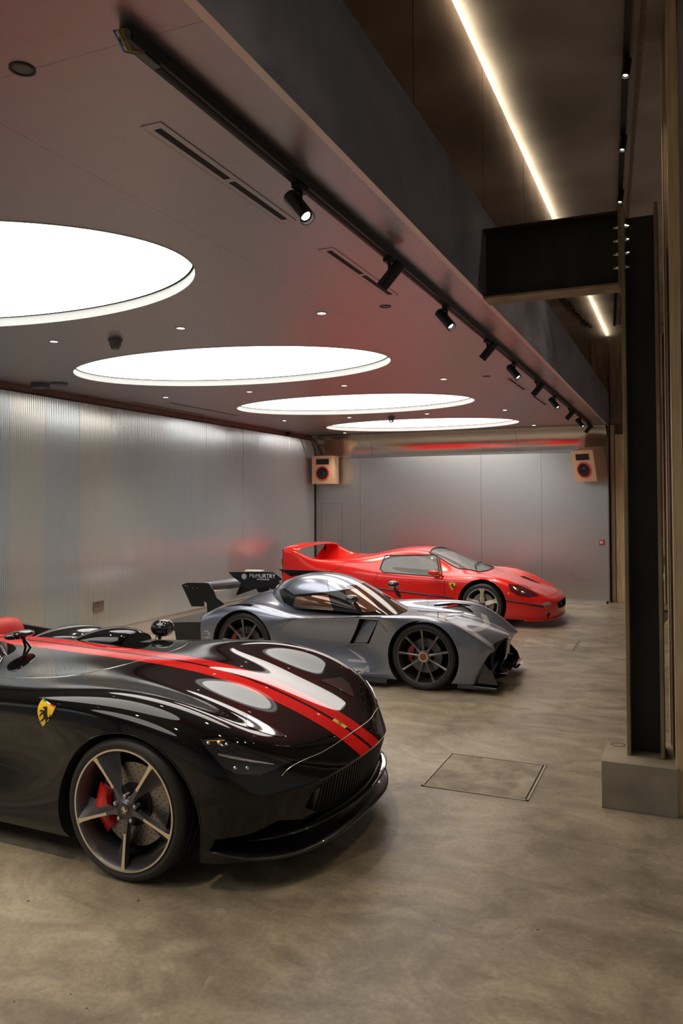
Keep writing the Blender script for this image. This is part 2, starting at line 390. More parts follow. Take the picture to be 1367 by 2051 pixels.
t_ = thing('ceiling_sensor', 'flat round sensor beside the square grey ceiling box', 'sensor', (-6.66, 7.2, ZC)); MB().lathe([(.1, 0), (.098, -.02), (.07, -.03), (.001, -.03), (.001, 0)], 32, 'z').build('disc', 'grey_plastic', t_)

# slot diffusers
def slot_vent(x, y0, y1, wdt, label, n=2):
    t_ = thing('slot_vent', label, 'air vent', (x, (y0+y1)/2, ZC), 0, 'slot vents in the ceiling'); h = (y1-y0)/2; q = wdt/2
    b = MB().box(-q, q, -h, h, -.0025, 0); b.build('frame', 'ceiling_steel', t_, smooth=0)
    e = MB().box(-q-.003, -q, -h-.003, h+.003, -.003, 0).box(q, q+.003, -h-.003, h+.003, -.003, 0).box(-q, q, -h-.003, -h, -.003, 0).box(-q, q, h, h+.003, -.003, 0); e.build('edge', 'steel_mid', t_, smooth=0)
    L_ = (2*h-.04*(n+1))/n
    for k in range(n):
        a = -h+.04+k*(L_+.04); MB().box(-q*.36, q*.36, a, a+L_, -.004, -.0025).build('slot', 'seam_dark', t_, smooth=0)
slot_vent(-1.785, 2.39, 3.50, .085, 'nearest long slot vent beside the lighting track')
slot_vent(-1.785, 3.96, 5.05, .085, 'second slot vent beside the lighting track, behind a black spotlight')
slot_vent(-1.785, 8.95, 10.0, .085, 'third slot vent beside the lighting track')
slot_vent(-1.785, 10.6, 11.7, .085, 'farthest slot vent beside the lighting track')
slot_vent(-6.98, 8.9, 10.8, .075, 'slot vent close to the ribbed wall', 1)
slot_vent(-6.55, 9.2, 11.1, .075, 'slot vent left of the third oval light', 1)

# lighting track with spotlights
tr = thing('lighting_track', 'long black lighting track along the ceiling edge with a bare wired end', 'track', (-1.48, 1.86, ZC))
MB().box(-.024, .024, 0, 12.75, -.045, 0).build('rail', 'black_metal', tr, smooth=0)
MB().box(-.008, .008, .16, 12.72, -.0475, -.044).build('slot', 'seam_dark', tr, smooth=0)
MB().box(-.018, .018, -.01, .07, -.05, -.02).box(-.012, .016, .06, .15, -.054, -.045).build('connector', 'grey_plastic', tr, smooth=0, bevel=.003)
for k, (nm, col) in enumerate((('wire', (.05, .1, .5)), ('wire', (.35, .4, .03)), ('wire', (.3, .12, .05)))):
    mat('wire_%d' % k, col, .5); x = -.012+.012*k
    MB().path([(x, .06, -.05), (x-.01, .02, -.062), (x+.004, -.02, -.055), (x-.004, -.035, -.03), (x, -.012, -.02)], .0028, 6).build(nm, 'wire_%d' % k, tr)
def spotlight(x, y, z, aim, label, group, s=1.0, cat='spotlight', power=None, rot=None):
    """head on a short stem, aimed along a direction"""
    t_ = thing('track_spotlight', label, cat, (x, y, z), 0, group); d = Vector(aim).normalized()
    MB().box(-.02*s, .02*s, -.05*s, .05*s, -.022*s, 0).build('adapter', 'black_metal', t_, bevel=.003)
    MB().tube((0, 0, -.02*s), (0, 0, -.085*s), .009*s, n=12).build('stem', 'black_metal', t_)
    c0 = Vector((0, 0, -.10*s))-d*.03*s; L_ = .17*s; r = .034*s; a = c0-d*L_*.42; e = c0+d*L_*.58
    hd = MB(); hd.tube(a, e, r, n=28)
    hd = MB(); ax = d.orthogonal().normalized(); bx = d.cross(ax); prof = [(0.0005, 0), (r-.003, 0), (r, .003), (r, L_), (r-.004, L_), (r-.006, L_-.02), (0.0005, L_-.02)]
    P = [[a+d*h+(ax*math.cos(2*PI*k/28)+bx*math.sin(2*PI*k/28))*q for q, h in prof] for k in range(29)]
    hd.grid(P).build('head', 'black_metal', t_)
    ln = e-d*.018*s; MB().tube(ln-d*.001, ln, r*.62, n=20).build('lens', 'spot_lens', t_)
    if power:
        ld = bpy.data.lights.new('spot_beam', 'SPOT'); ld.energy = power; ld.color = (1.0, .80, .56); ld.spot_size = math.radians(75); ld.spot_blend = .8; ld.shadow_soft_size = .03
        lo = bpy.data.objects.new('spot_beam', ld); C.objects.link(lo); lo.parent = t_; lo.location = e+d*.006; lo.rotation_euler = (-d).to_track_quat('Z', 'Y').to_euler()
    return t_
spot_y = [3.02, 4.14, 5.31, 6.56, 7.74, 9.03, 10.40, 11.85, 13.2, 14.3]
ordn = ['first and nearest', 'second', 'third', 'fourth', 'fifth', 'sixth', 'seventh', 'eighth', 'ninth', 'tenth and farthest']
for k, yy in enumerate(spot_y):
    aim = (.62, -.28, -.74) if k % 2 == 0 else (-.66, -.05, -.75)
    spotlight(-1.48, yy, ZC-.0485, aim, '%s black cylinder spotlight on the ceiling track' % ordn[k], 'track spotlights', 1.0, power=SPOT_W)

# steel fascia, ledge, copper mirrors, upper ceiling
fa = struct(MB().box(XR-.018, XR-.008, -3.5, YB, ZC+.0, 3.84).build('trim_3', 'seam_dark', smooth=0), 'deep dark steel fascia beam along the mezzanine edge')
fe = [-3.5, .2, 5.33, 10.4, 13.4, YB]
for a, b_ in zip(fe[:-1], fe[1:]):
    MB().box(XR-.008, XR, a+.001, b_-.001, ZC-.004, 3.835).build('plate', 'fascia_steel', fa, smooth=0)
MB().box(XR-.05, XR+.004, -3.5, YB, 3.835, 3.85).build('ledge', 'fascia_steel', fa, smooth=0)
MB().box(XR-.032, XR+.001, -3.5, YB-.02, ZC-.007, ZC-.004).build('lip', 'edge_steel', fa, smooth=0)
mr = struct(MB().box(XR-.07, XR-.012, -3.5, YB, 3.85, ZU-.085).build('wall_mezzanine', 'seam_dark', smooth=0), 'wall of tall copper tinted mirror panels above the fascia')
yy = 3.79-1.545*4
while yy < YB-.1:
    b_ = min(yy+1.545, YB-.01); MB().box(XR-.012, XR-.002, yy+.004, b_-.004, 3.852, ZU-.065).build('mirror_panel', 'copper_mirror', mr, smooth=0); yy += 1.545
cu = struct(MB().box(XR-.45, 3.2, -3.5, YB+.6, ZU, ZU+.1).build('ceiling_mezzanine', 'upper_plaster', smooth=0), 'dim brown plaster ceiling high above the aisle')
ledt = tag(MB().box(XR-.06, XR-.016, -3.0, YB-.1, ZU-.083, ZU-.073).build('led_strip', 'led_strip', smooth=0), 'warm light strip running along the top of the copper mirrors', 'led strip')
struct(MB().box(XR-.45, XR-.10, -3.5, YB, 3.85, ZU).build('trim_4', 'upper_plaster', smooth=0))
SK = math.radians(4.75)       # the aisle side runs a few degrees off the room
ut = thing('lighting_track', 'black lighting track on the high brown ceiling', 'track', (-.243, 4.865, ZU), SK)
MB().box(-.022, .022, -5, 9.5, -.04, 0).build('rail', 'black_metal', ut, smooth=0)
for k, L_ in enumerate((.25, 1.45, 2.65, -2.6, -4.3)):  # last two hang out of view, added to light the aisle
    p = Matrix.Rotation(SK, 3, 'Z') @ Vector((0, L_+.55, 0))
    spotlight(-.243+p.x, 4.865+p.y, ZU-.04, (-.12, -.22, -.95), ['nearest', 'middle', 'farthest', 'added unseen overhead', 'added unseen rearmost'][k]+' spotlight on the high ceiling track', 'upper track spotlights', .8, power=UPPER_W)
MB().box(-.012, .012, -5, 9.5, -.02, 0).build('trim_5', 'timber_dark', None, smooth=0, loc=(-.155, 4.865, ZU)).rotation_euler = (0, 0, SK)
struct(bpy.data.objects['trim_5'])

# aisle end wall of boards and aisle right wall
wa = struct(MB().box(XR-.03, 3.2, YB+.2, YB+.34, 0, ZU).build('wall_aisle_end', 'timber_dark', smooth=0), 'rough board wall closing the aisle')
bx = [(-1.215, -1.145, 'timber', 3.28, .06), (-1.13, -.90, 'timber', 3.1, .1), (-.88, -.55, 'timber_dark', ZU, .04), (-.53, -.3, 'timber', ZU, .03), (-.28, .1, 'timber_dark', ZU, .05), (.12, .45, 'timber_dark', ZU, .03), (.47, .9, 'timber_dark', ZU, .04), (.92, 1.4, 'timber_dark', ZU, .03), (1.42, 2.0, 'timber_dark', ZU, .04)]
for a, b_, m_, h, d in bx: MB().box(a, b_, YB+.2-d, YB+.2, 0, h).build('board', m_, wa, smooth=0, bevel=.004)
for a, b_, m_ in ((-1.21, -.9, 'timber_dark'),): MB().box(a, b_, YB+.13, YB+.2, 3.3, ZU).build('board', m_, wa, smooth=0)
wr = struct(MB().box(1.5, 1.62, -3.5, YB+.2, 0, ZU).build('wall_right', 'pale_plaster', smooth=0), 'pale plaster wall on the far side of the aisle')
struct(MB().box(-1.2, 3.2, -3.6, -3.5, 0, ZU).build('wall_front', 'pale_plaster', smooth=0))
struct(MB().box(XL, XR, -3.6, -3.5, 0, ZC).build('wall_front_room', 'pale_plaster', smooth=0))

# timber jamb at the right edge of the picture
jb = thing('timber_jamb', 'tall pale timber jamb with a dark groove at the right picture edge', 'post', (-.052, 5.125, 0), SK)
MB().box(0, .058, -.0, .06, 0, ZU).build('board', 'timber', jb, smooth=0, bevel=.002)
MB().box(.008, .045, .06, .46, 0, ZU).build('groove', 'timber_dark', jb, smooth=0)
MB().box(0, .05, .46, .52, 0, ZU).build('board', 'timber', jb, smooth=0, bevel=.002)
struct(MB().box(.012, 1.5, 5.16, 5.30, 0, ZU).build('wall_aisle', 'upper_plaster', smooth=0))

# steel column on its concrete pad, cross beam
pd = tag(MB().box(-.472, -.045, 5.09, 5.60, 0, .282).build('concrete_pad', 'concrete_block', smooth=0, bevel=.004), 'square concrete pad under the steel column', 'plinth')
pm = MB().lathe([(.042, 0), (.042, .0012), (.037, .0012), (.037, 0)], 32, 'z', c=(-.40, 5.46, .282)).build('core_mark', 'seam_dark', pd, 0); pm.parent = pd
cs = thing('steel_column', 'tall dark steel I-section column standing on the concrete pad', 'column', (-.226, 5.385, .283))
MB().box(-.108, -.086, -.13, .13, 0, 3.43).build('flange', 'column_edge', cs, smooth=0, bevel=.002)
MB().box(.086, .108, -.13, .13, 0, 3.43).build('flange', 'column_edge', cs, smooth=0, bevel=.002)
MB().box(-.086, .086, -.006, .006, 0, 3.39).build('web', 'column_steel', cs, smooth=0)
bmz0, bmz1 = 3.225, 3.70
be = thing('steel_beam', 'dark steel cross beam from the fascia to the column', 'beam', (0, 5.385, 0))
MB().box(XR+.002, -.336, -.10, .10, bmz0, bmz0+.014).build('flange', 'column_edge', be, smooth=0)
MB().box(XR+.002, -.336, -.10, .10, bmz1-.014, bmz1).build('flange', 'column_steel', be, smooth=0)
MB().box(XR+.002, -.336, -.005, .005, bmz0+.014, bmz1-.014).build('web', 'column_steel', be, smooth=0)
MB().box(-.352, -.336, -.11, .11, bmz0-.02, bmz1+.03).build('end_plate', 'column_edge', be, smooth=0)
for k in range(4):
    for xx, dx in ((-.352, -1), (-.317, 1)):
        z = 3.34+k*.086
        b = MB().tube((xx, -.07, z), (xx+dx*.014, -.07, z), .015, n=6).tube((xx+dx*.014, -.07, z), (xx+dx*.03, -.07, z), .008, n=10); b.build('bolt', 'steel_bright', be)

# access covers in the floor
def cover(x0, x1, y0, y1, label):
    t_ = thing('floor_cover', label, 'floor cover', ((x0+x1)/2, (y0+y1)/2, 0)); a, b_ = (x1-x0)/2, (y1-y0)/2
    MB().box(-a+.02, a-.02, -b_+.02, b_-.02, 0, .003).build('infill', 'cover_concrete', t_, smooth=0)
    f = MB().box(-a, a, -b_, -b_+.012, 0, .005).box(-a, a, b_-.012, b_, 0, .005).box(-a, -a+.012, -b_, b_, 0, .005).box(a-.012, a, -b_, b_, 0, .005); f.build('frame', 'cover_edge', t_, smooth=0)
    d = MB().box(-a+.012, a-.012, -b_+.012, -b_+.015, 0, .002).box(-a+.012, a-.012, b_-.015, b_-.012, 0, .002).box(-a+.012, -a+.015, -b_, b_, 0, .002).box(a-.024, a-.012, -b_, b_, 0, .0035); d.build('gap', 'seam_dark', t_, smooth=0)
cover(-1.59, -.90, 5.02, 5.75, 'square recessed floor cover between the black car and the column')
cover(-1.98, -1.26, 10.29, 11.02, 'square floor cover beside the nose of the red car')

# loudspeakers on the back wall
def speaker(x, y, z, rz, rx, sc, label):
    t_ = thing('loudspeaker', label, 'loudspeaker', (x, y, z), rz); t_.rotation_euler = (rx, 0, rz); W_, H_, D_ = .47*sc, .58*sc, .36*sc
    MB().box(-W_/2, W_/2, 0, D_, 0, H_).build('cabinet', 'timber_speaker', t_, bevel=.004)
    MB().box(-.14*sc, .14*sc, -.004, .0, H_*.69, H_*.89).box(-.11*sc, .11*sc, -.006, -.004, H_*.735, H_*.85).build('horn', 'black_metal', t_, smooth=0)
    c_ = (0, 0, H_*.375); MB().lathe([(.152*sc, 0), (.150*sc, -.010), (.124*sc, -.012), (.12*sc, 0)], 40, 'y', c=c_).build('surround', 'speaker_red', t_)
    MB().lathe([(.124*sc, -.011), (.118*sc, -.013), (.1*sc, -.012), (.045*sc, -.003), (.044*sc, -.004), (.001, -.014), (.001, -.001), (.124*sc, -.001)], 40, 'y', c=c_).build('cone', 'black_metal', t_)
speaker(-6.82, 14.93, 2.235, math.radians(4), 0, 1.0, 'pale wooden loudspeaker with a red ringed cone in the left corner')
speaker(-1.585, 14.86, 2.215, math.radians(-28), math.radians(13), .98, 'pale wooden loudspeaker tilted down beside the right end of the steel wall')
cb = tag(MB().path([(-7.10, 14.62, 3.19), (-7.02, 14.66, 3.21), (-6.93, 14.74, 3.15), (-6.87, 14.86, 3.0), (-6.85, 14.93, 2.90), (-6.845, 15.0, 2.852)], .024, 10).build('speaker_cable', 'cable_black'), 'thick black cable curving down to the corner loudspeaker', 'cable')
tag(MB().box(-7.17, -7.12, 14.0, 14.1, ZC-.065, ZC).build('cable_gland', 'black_metal', bevel=.004), 'small black cable gland at the corner of the ceiling', 'cable gland')
struct(MB().box(XL+.001, XL+.03, YB-.03, YB, 0, ZC-.4).build('trim_6', 'black_metal', smooth=0))
struct(MB().box(XR-.035, XR-.02, YB-.01, YB+.15, 0, ZC).build('trim_7', 'steel_mid', smooth=0))

# fire call point, socket, floor spring stop, yellow wedge, pole
t_ = thing('fire_call_point', 'small red fire alarm call point on the steel wall', 'alarm', (-1.375, YB, 1.10))
MB().box(-.045, .045, -.04, 0, -.045, .045).build('case', 'red_plastic', t_, bevel=.004)
MB().box(-.028, .028, -.043, -.04, -.02, .026).build('window', 'white_plastic', t_, smooth=0)
MB().tube((0, -.044, .003), (0, -.043, .003), .009, n=12).box(-.018, .018, -.0442, -.043, .016, .019).build('symbol', 'red_plastic', t_, smooth=0)
t_ = thing('wall_socket', 'steel double power socket low on the ribbed wall', 'socket', (XL+.012, 8.545, .47))
MB().box(0, .014, -.095, .095, -.07, .07).build('plate', 'steel_mid', t_, bevel=.003)
MB().box(.014, .0165, -.075, .045, -.028, .03).build('inset', 'black_metal', t_, smooth=0) if False else None
for s_ in (-1, 1):
    b = MB()
    yc = -.035+s_*.03
    b.box(.014, .0155, yc-.004, yc+.004, .006, .026).box(.014, .0155, yc-.016, yc-.006, -.016, -.006).box(.014, .0155, yc+.006, yc+.016, -.016, -.006); b.build('pin_holes', 'seam_dark', t_, smooth=0)
for s_ in (-1, 1): MB().box(.014, .018, -.035+s_*.012-.006, -.035+s_*.012+.006, .036, .05).build('switch', 'black_metal', t_, smooth=0)
t_ = thing('door_stop', 'little black door stop on the floor at the steel wall corner', 'door stop', (-1.27, 15.2, 0)); MB().lathe([(.022, 0), (.02, .03), (.014, .045), (.001, .046), (.001, 0)], 16, 'z').build('stop', 'black_metal', t_)
t_ = thing('floor_wedge', 'yellow plastic wedge on the floor behind the column', 'wedge', (-.19, 13.05, 0)); MB().prism([(-.07, 0), (.06, 0), (.06, .09), (.02, .09)], 'y', -.05, .05).build('wedge', 'yellow_plastic', t_, smooth=0)
t_ = thing('tall_stand', 'thin dark pole with control boxes seen behind the column', 'pole', (-.33, 14.4, 0))
MB().tube((0, 0, .02), (0, 0, 3.6), .028, n=14).build('pole', 'black_metal', t_); MB().lathe([(.13, 0), (.13, .02), (.03, .03), (.03, 0)], 24, 'z').build('base', 'black_metal', t_)
for z, h, m_ in ((.55, .1, 'white_plastic'), (.8, .14, 'grey_plastic'), (1.05, .2, 'steel_bright')): MB().box(-.05, .05, -.06, -.028, z, z+h).build('control_box', m_, t_, smooth=0, bevel=.003)
tag(MB().box(-.06, .06, -.9, .9, 0, .015).build('floor_rail', 'steel_mid', smooth=0, loc=(-.28, 14.0, 0)), 'flat steel rail on the floor behind the column', 'rail').rotation_euler = (0, 0, -.08)
# ------------------------------------------------------------------ car body engine
def eval_mesh(me, mods):
    o = bpy.data.objects.new('tmp', me); C.objects.link(o); mods(o)
    dg = bpy.context.evaluated_depsgraph_get(); dg.update()
    r = bpy.data.meshes.new_from_object(o.evaluated_get(dg)); bpy.data.objects.remove(o); return r
def body_net(rows, front, crease_lines=(), lip_crease=.8, belt=4, level=3, bottom_crease=.7, tail_crease=.6, extra=None):
    """rows: stations tail to nose, each a list of (x, y, z) from sill to centre line (right half, y given positive).
    front: columns of points under the lip, from the corner to the centre line.  Mirrored, closed, subdivided."""
    v = []; f = []; cre = {}
    def mk(p, s): v.append((p[0], -s*p[1], p[2])); return len(v)-1
    J = len(rows[0])-1; nS = len(rows); G = {}; FB = {}
    for s in (1, -1):
        for i, r in enumerate(rows):
            for j, p in enumerate(r):
                if j == J and s == -1: G[(s, i, j)] = G[(1, i, j)]
                else: G[(s, i, j)] = mk(p, s)
        for k, col in enumerate(front):
            last = k == len(front)-1
            for j, p in enumerate(col):
                FB[(s, k+1, j)] = FB[(1, k+1, j)] if (last and s == -1) else mk(p, s)
    def fc(s, q): f.append(tuple(q) if s == 1 else tuple(reversed(q)))
    n = nS-1
    for s in (1, -1):
        for j in range(belt): FB[(s, 0, j)] = G[(s, n, j)]
        for k in range(len(front)+1): FB[(s, k, belt)] = G[(s, n, belt+k)]
        for i in range(n):
            for j in range(J): fc(s, (G[(s, i, j)], G[(s, i, j+1)], G[(s, i+1, j+1)], G[(s, i+1, j)]))
        for k in range(len(front)):
            for j in range(belt): fc(s, (FB[(s, k, j)], FB[(s, k, j+1)], FB[(s, k+1, j+1)], FB[(s, k+1, j)]))
        for k in range(len(front)): cre[frozenset((FB[(s, k, belt)], FB[(s, k+1, belt)]))] = lip_crease
        for k in range(len(front)): cre[frozenset((FB[(s, k, 0)], FB[(s, k+1, 0)]))] = bottom_crease
        for i in range(n): cre[frozenset((G[(s, i, 0)], G[(s, i+1, 0)]))] = bottom_crease
        for (ln, i0, i1, w_) in crease_lines:
            for i in range(i0, min(i1, n)): cre[frozenset((G[(s, i, ln)], G[(s, i+1, ln)]))] = w_
        for j in range(J): cre[frozenset((G[(s, 0, j)], G[(s, 0, j+1)]))] = tail_crease
    for i in range(n): f.append((G[(1, i, 0)], G[(1, i+1, 0)], G[(-1, i+1, 0)], G[(-1, i, 0)]))
    K = len(front); f.append(tuple([FB[(1, k, 0)] for k in range(K+1)]+[FB[(-1, k, 0)] for k in range(K-1, -1, -1)]))
    f.append(tuple([G[(-1, 0, j)] for j in range(J+1)]+[G[(1, 0, j)] for j in range(J-1, -1, -1)]))
    if extra: extra(v, f, cre, G, FB)
    me = bpy.data.meshes.new('net'); me.from_pydata(v, [], f)
    bm = bmesh.new(); bm.from_mesh(me); cl_ = bm.edges.layers.float.new('crease_edge')
    for e in bm.edges: e[cl_] = cre.get(frozenset((e.verts[0].index, e.verts[1].index)), 0.0)
    bmesh.ops.recalc_face_normals(bm, faces=bm.faces); bm.to_mesh(me); bm.free()
    def md(o):
        m_ = o.modifiers.new('s', 'SUBSURF'); m_.levels = level; m_.render_levels = level
    return eval_mesh(me, md)
class Skin:
    """the uncut smooth surface, used to give cut meshes its normals and to project things onto it"""
    def __init__(s, me):
        s.me = me; s.n = [v.normal.copy() for v in me.vertices]; s.co = [v.co.copy() for v in me.vertices]
        me.calc_loop_triangles(); s.tri = [tuple(t.vertices) for t in me.loop_triangles]
        s.bvh = BVHTree.FromPolygons(s.co, s.tri)
        s.fn = [(s.co[t[1]]-s.co[t[0]]).cross(s.co[t[2]]-s.co[t[0]]).normalized() for t in s.tri]
        me.set_sharp_from_angle(angle=math.radians(38))
        s.cn = [Vector(c.vector) for c in me.corner_normals]; s.tl = [tuple(t.loops) for t in me.loop_triangles]
    def normal(s, p, hint=None):
        loc, n, i, d = s.bvh.find_nearest(p); a, b, c = s.tri[i]
        w_ = bary(loc, s.co[a], s.co[b], s.co[c]); l = s.tl[i]
        return (s.cn[l[0]]*w_[0]+s.cn[l[1]]*w_[1]+s.cn[l[2]]*w_[2]).normalized(), d
    def cast(s, o, d):
        h = s.bvh.ray_cast(Vector(o), Vector(d)); return h[0], h[1]
def bary(p, a, b, c):
    v0 = b-a; v1 = c-a; v2 = p-a; d00 = v0.dot(v0); d01 = v0.dot(v1); d11 = v1.dot(v1); d20 = v2.dot(v0); d21 = v2.dot(v1); dn = d00*d11-d01*d01
    if abs(dn) < 1e-20: return (1, 0, 0)
    v = (d11*d20-d01*d21)/dn; w_ = (d00*d21-d01*d20)/dn
    return (max(0, 1-v-w_), max(0, v), max(0, w_))
def boolean(me, cutters, op='DIFFERENCE'):
    cos = []
    def md(o):
        for cme in cutters:
            co = bpy.data.objects.new('cut', cme); C.objects.link(co); cos.append(co)
            m_ = o.modifiers.new('b', 'BOOLEAN'); m_.operation = op; m_.object = co; m_.solver = 'EXACT'
    r = eval_mesh(me.copy(), md)
    for co in cos: bpy.data.objects.remove(co)
    return r
def dress(me, skin, keep_cut=True, offset=0.0):
    """faces off the skin get material 1 (or are dropped); the rest take the skin's smooth normals"""
    bm = bmesh.new(); bm.from_mesh(me); drop = []
    for fc in bm.faces:
        c = fc.calc_center_median(); loc, n, i, d = skin.bvh.find_nearest(c)
        on = d < 6e-4 and abs(skin.fn[i].dot(fc.normal)) > .75
        if on and len(fc.verts) > 4: on = max(skin.bvh.find_nearest(v.co)[3] for v in fc.verts) < 6e-4
        fc.material_index = 0 if on else 1; fc.smooth = True
        if not on: drop.append(fc)
    if not keep_cut: bmesh.ops.delete(bm, geom=drop, context='FACES')
    bm.to_mesh(me); bm.free()
    nr = [Vector((0, 0, 1))]*len(me.loops)
    for p in me.polygons:
        for li in p.loop_indices:
            if p.material_index == 0:
                co = me.vertices[me.loops[li].vertex_index].co
                n, d = skin.normal(co.lerp(p.center, .02))
                nr[li] = n if n.dot(p.normal) > -.2 else p.normal.copy()
            else: nr[li] = p.normal.copy()
    if offset:
        off = {}
        for p in me.polygons:
            for li in p.loop_indices: off[me.loops[li].vertex_index] = nr[li]
        for vi, n in off.items(): me.vertices[vi].co = me.vertices[vi].co+n*offset
    me.normals_split_custom_set(nr); return me
def panel(skin, cutter, name, m, parent, offset=.002):
    """piece of the skin inside a cutter, lifted a little: a window, lamp cover or badge that follows the body"""
    me = boolean(skin.me, [cutter], 'INTERSECT'); dress(me, skin, False, offset)
    me.materials.clear(); return link(name, me, m, parent, 0)
def prism_me(poly, axis, a0, a1): return MB().prism(poly, axis, a0, a1).mesh('cut')
def cyl_me(x, z, r, y0, y1, n=64): return MB().tube((x, y0, z), (x, y1, z), r, n=n).mesh('cut')
def seam(skin, pts, direction, r, name, m, parent, origin=3.0, lift=.0):
    """thin joint line: way-points dropped onto the skin along a direction"""
    d = Vector(direction).normalized(); out = []
    for a, b in zip(pts[:-1], pts[1:]):
        a = Vector(a); b = Vector(b); n = max(2, int((b-a).length/.03))
        for k in range(n+(1 if b == Vector(pts[-1]) else 0)):
            p = a.lerp(b, k/n); h, nn = skin.cast(p-d*origin, d)
            if h: out.append(h+nn*lift)
    if len(out) < 2: return None
    return MB().path(out, r, 6).build(name, m, parent)
def spline(pts, n=8):
    """Catmull-Rom through points"""
    P = [Vector(p) for p in pts]; out = []
    for i in range(len(P)-1):
        p0 = P[max(i-1, 0)]; p1 = P[i]; p2 = P[i+1]; p3 = P[min(i+2, len(P)-1)]
        for k in range(n):
            t_ = k/n; out.append(.5*((2*p1)+(p2-p0)*t_+(2*p0-5*p1+4*p2-p3)*t_*t_+(3*p1-p0-3*p2+p3)*t_**3))
    out.append(P[-1]); return out
def loft(name, rings, m, parent, level=2, cap=True, crease_rings=(), smooth=50):
    """closed rings of control points skinned and subdivided"""
    b = MB(); k = len(rings[0]); v = [p for r in rings for p in r]
    f = [(i*k+j, i*k+(j+1) % k, (i+1)*k+(j+1) % k, (i+1)*k+j) for i in range(len(rings)-1) for j in range(k)]
    if cap: f += [tuple(range(k-1, -1, -1)), tuple(range((len(rings)-1)*k, len(rings)*k))]
    b.add(v, f); me = b.mesh(name, False)
    if level:
        def md(o):
            q = o.modifiers.new('s', 'SUBSURF'); q.levels = level; q.render_levels = level
        me = eval_mesh(me, md)
    return link(name, me, m, parent, smooth)

# ------------------------------------------------------------------ wheels
def tyre_mb(R, rr, w_, tread=True, n=96):
    """outer face towards -y at y=0, going to y=w_"""
    s = (R-rr); prof = [(rr-.004, .012), (rr+.004, .004), (rr+s*.45, -.004), (R-.022, .0), (R-.008, .012), (R, .03)]
    if tread:
        for t_ in (.3, .5, .7): y = w_*t_; prof += [(R, y-.008), (R-.007, y-.006), (R-.007, y+.006), (R, y+.008)]
    prof += [(R, w_-.03), (R-.008, w_-.012), (R-.022, w_), (rr+s*.4, w_+.003), (rr, w_-.01)]
    return MB().lathe(prof, n, 'y')
def tread_blocks(R, w_, n=44):
    b = MB()
    for k in range(n):
        a0 = 2*PI*k/n; a1 = a0+2*PI/n*.16
        for y0, y1, sk in ((.034, w_*.27, .02), (w_*.73, w_-.034, -.02)):
            P = []
            for y, da in ((y0, 0), (y1, sk)):
                for a in (a0+da, a1+da):
                    for r in (R-.006, R+.0004): P.append((r*math.cos(a), y, r*math.sin(a)))
            b.add(P, [(0, 1, 3, 2), (4, 6, 7, 5), (0, 4, 5, 1), (2, 3, 7, 6), (0, 2, 6, 4), (1, 5, 7, 3)])
    return b
def rim_barrel(rr, w_, n=72, lip=.006):
    prof = [(rr, -.002), (rr+.004, .004), (rr+.002, .014), (rr-.012, .03), (rr-.03, .08), (rr-.03, w_), (rr-.036, w_), (rr-.036, .08), (rr-.018, .03), (rr-.012, .006), (rr-lip, -.002)]
    return MB().lathe(prof, n, 'y')
def rot_y(p, a): return (p[0]*math.cos(a)-p[2]*math.sin(a), p[1], p[0]*math.sin(a)+p[2]*math.cos(a))
def place_wheel(root, car, x, y, R, far):
    root.parent = car; root.location = (x, y, R)
    if far: root.rotation_euler = (0, 0, PI)
def brake(parent, r, y, caliper_mat, ang, holes=True, disc_mat='disc_steel'):
    d = MB().lathe([(r, y), (r, y+.03), (r*.5, y+.03), (r*.5, y)], 64, 'y').build('brake_disc', disc_mat, parent)
    MB().lathe([(r*.52, y-.008), (r*.52, y+.02), (.02, y+.02), (.02, y-.012), (r*.36, y-.012)], 40, 'y').build('disc_bell', 'black_metal', parent)
    if holes:
        b = MB()
        for k in range(30):
            for q, rq in enumerate((.58, .68, .78, .88, .95)):
                a = 2*PI*(k+q*.37)/30; p = (r*rq*math.cos(a), y-.0006, r*rq*math.sin(a)); b.tube(p, (p[0], y+.001, p[2]), .0035, n=6)
        b.build('disc_holes', 'seam_dark', parent)['kind'] = 'stuff'
    if caliper_mat:
        P = []
        for i in range(13):
            a = ang+(i-6)/6*.62; fl = 1-.18*abs(i-6)/6
            ring = []
            for rr_, yy in ((r*1.06, y-.02), (r*1.06*fl, y-.045*fl), (r*.80, y-.05), (r*.66+.02*abs(i-6)/6, y-.04), (r*.66, y-.008)): ring.append((rr_*math.cos(a), yy, rr_*math.sin(a)))
            P.append(ring)
        b = MB(); k = 5; v = [p for q in P for p in q]; f = [(i*k+j, i*k+(j+1) % k, (i+1)*k+(j+1) % k, (i+1)*k+j) for i in range(12) for j in range(k)]+[tuple(range(k-1, -1, -1)), tuple(range(12*k, 13*k))]
        b.add(v, f); cal = b.build('caliper', caliper_mat, parent, 25, bevel=.003)
    return d
mat('disc_steel', (0.30, 0.27, 0.24), 0.38, 0.9)
m = mat('tyre', (0.017, 0.017, 0.018), 0.55)
mat('rim_dark', (0.13, 0.13, 0.145), 0.36, 0.8, 0.2)
mat('rim_machined', (0.80, 0.72, 0.58), 0.26, 1.0)
mat('rim_grey', (0.20, 0.195, 0.195), 0.30, 0.9, .2)
mat('rim_silver', (0.62, 0.60, 0.57), 0.28, 0.9, .3)
mat('caliper_red', (0.62, 0.012, 0.01), 0.28, 0.0, .6)
mat('badge_yellow', (0.90, 0.55, 0.01), 0.3, 0.0, .6)
mat('badge_black', (0.01, 0.01, 0.01), 0.4)
mat('badge_green', (0.02, 0.25, 0.08), 0.4)
mat('badge_white', (0.8, 0.8, 0.8), 0.4)
mat('badge_red', (0.65, 0.01, 0.01), 0.4)
mat('hub_orange', (0.30, 0.085, 0.03), 0.42, 0.5)

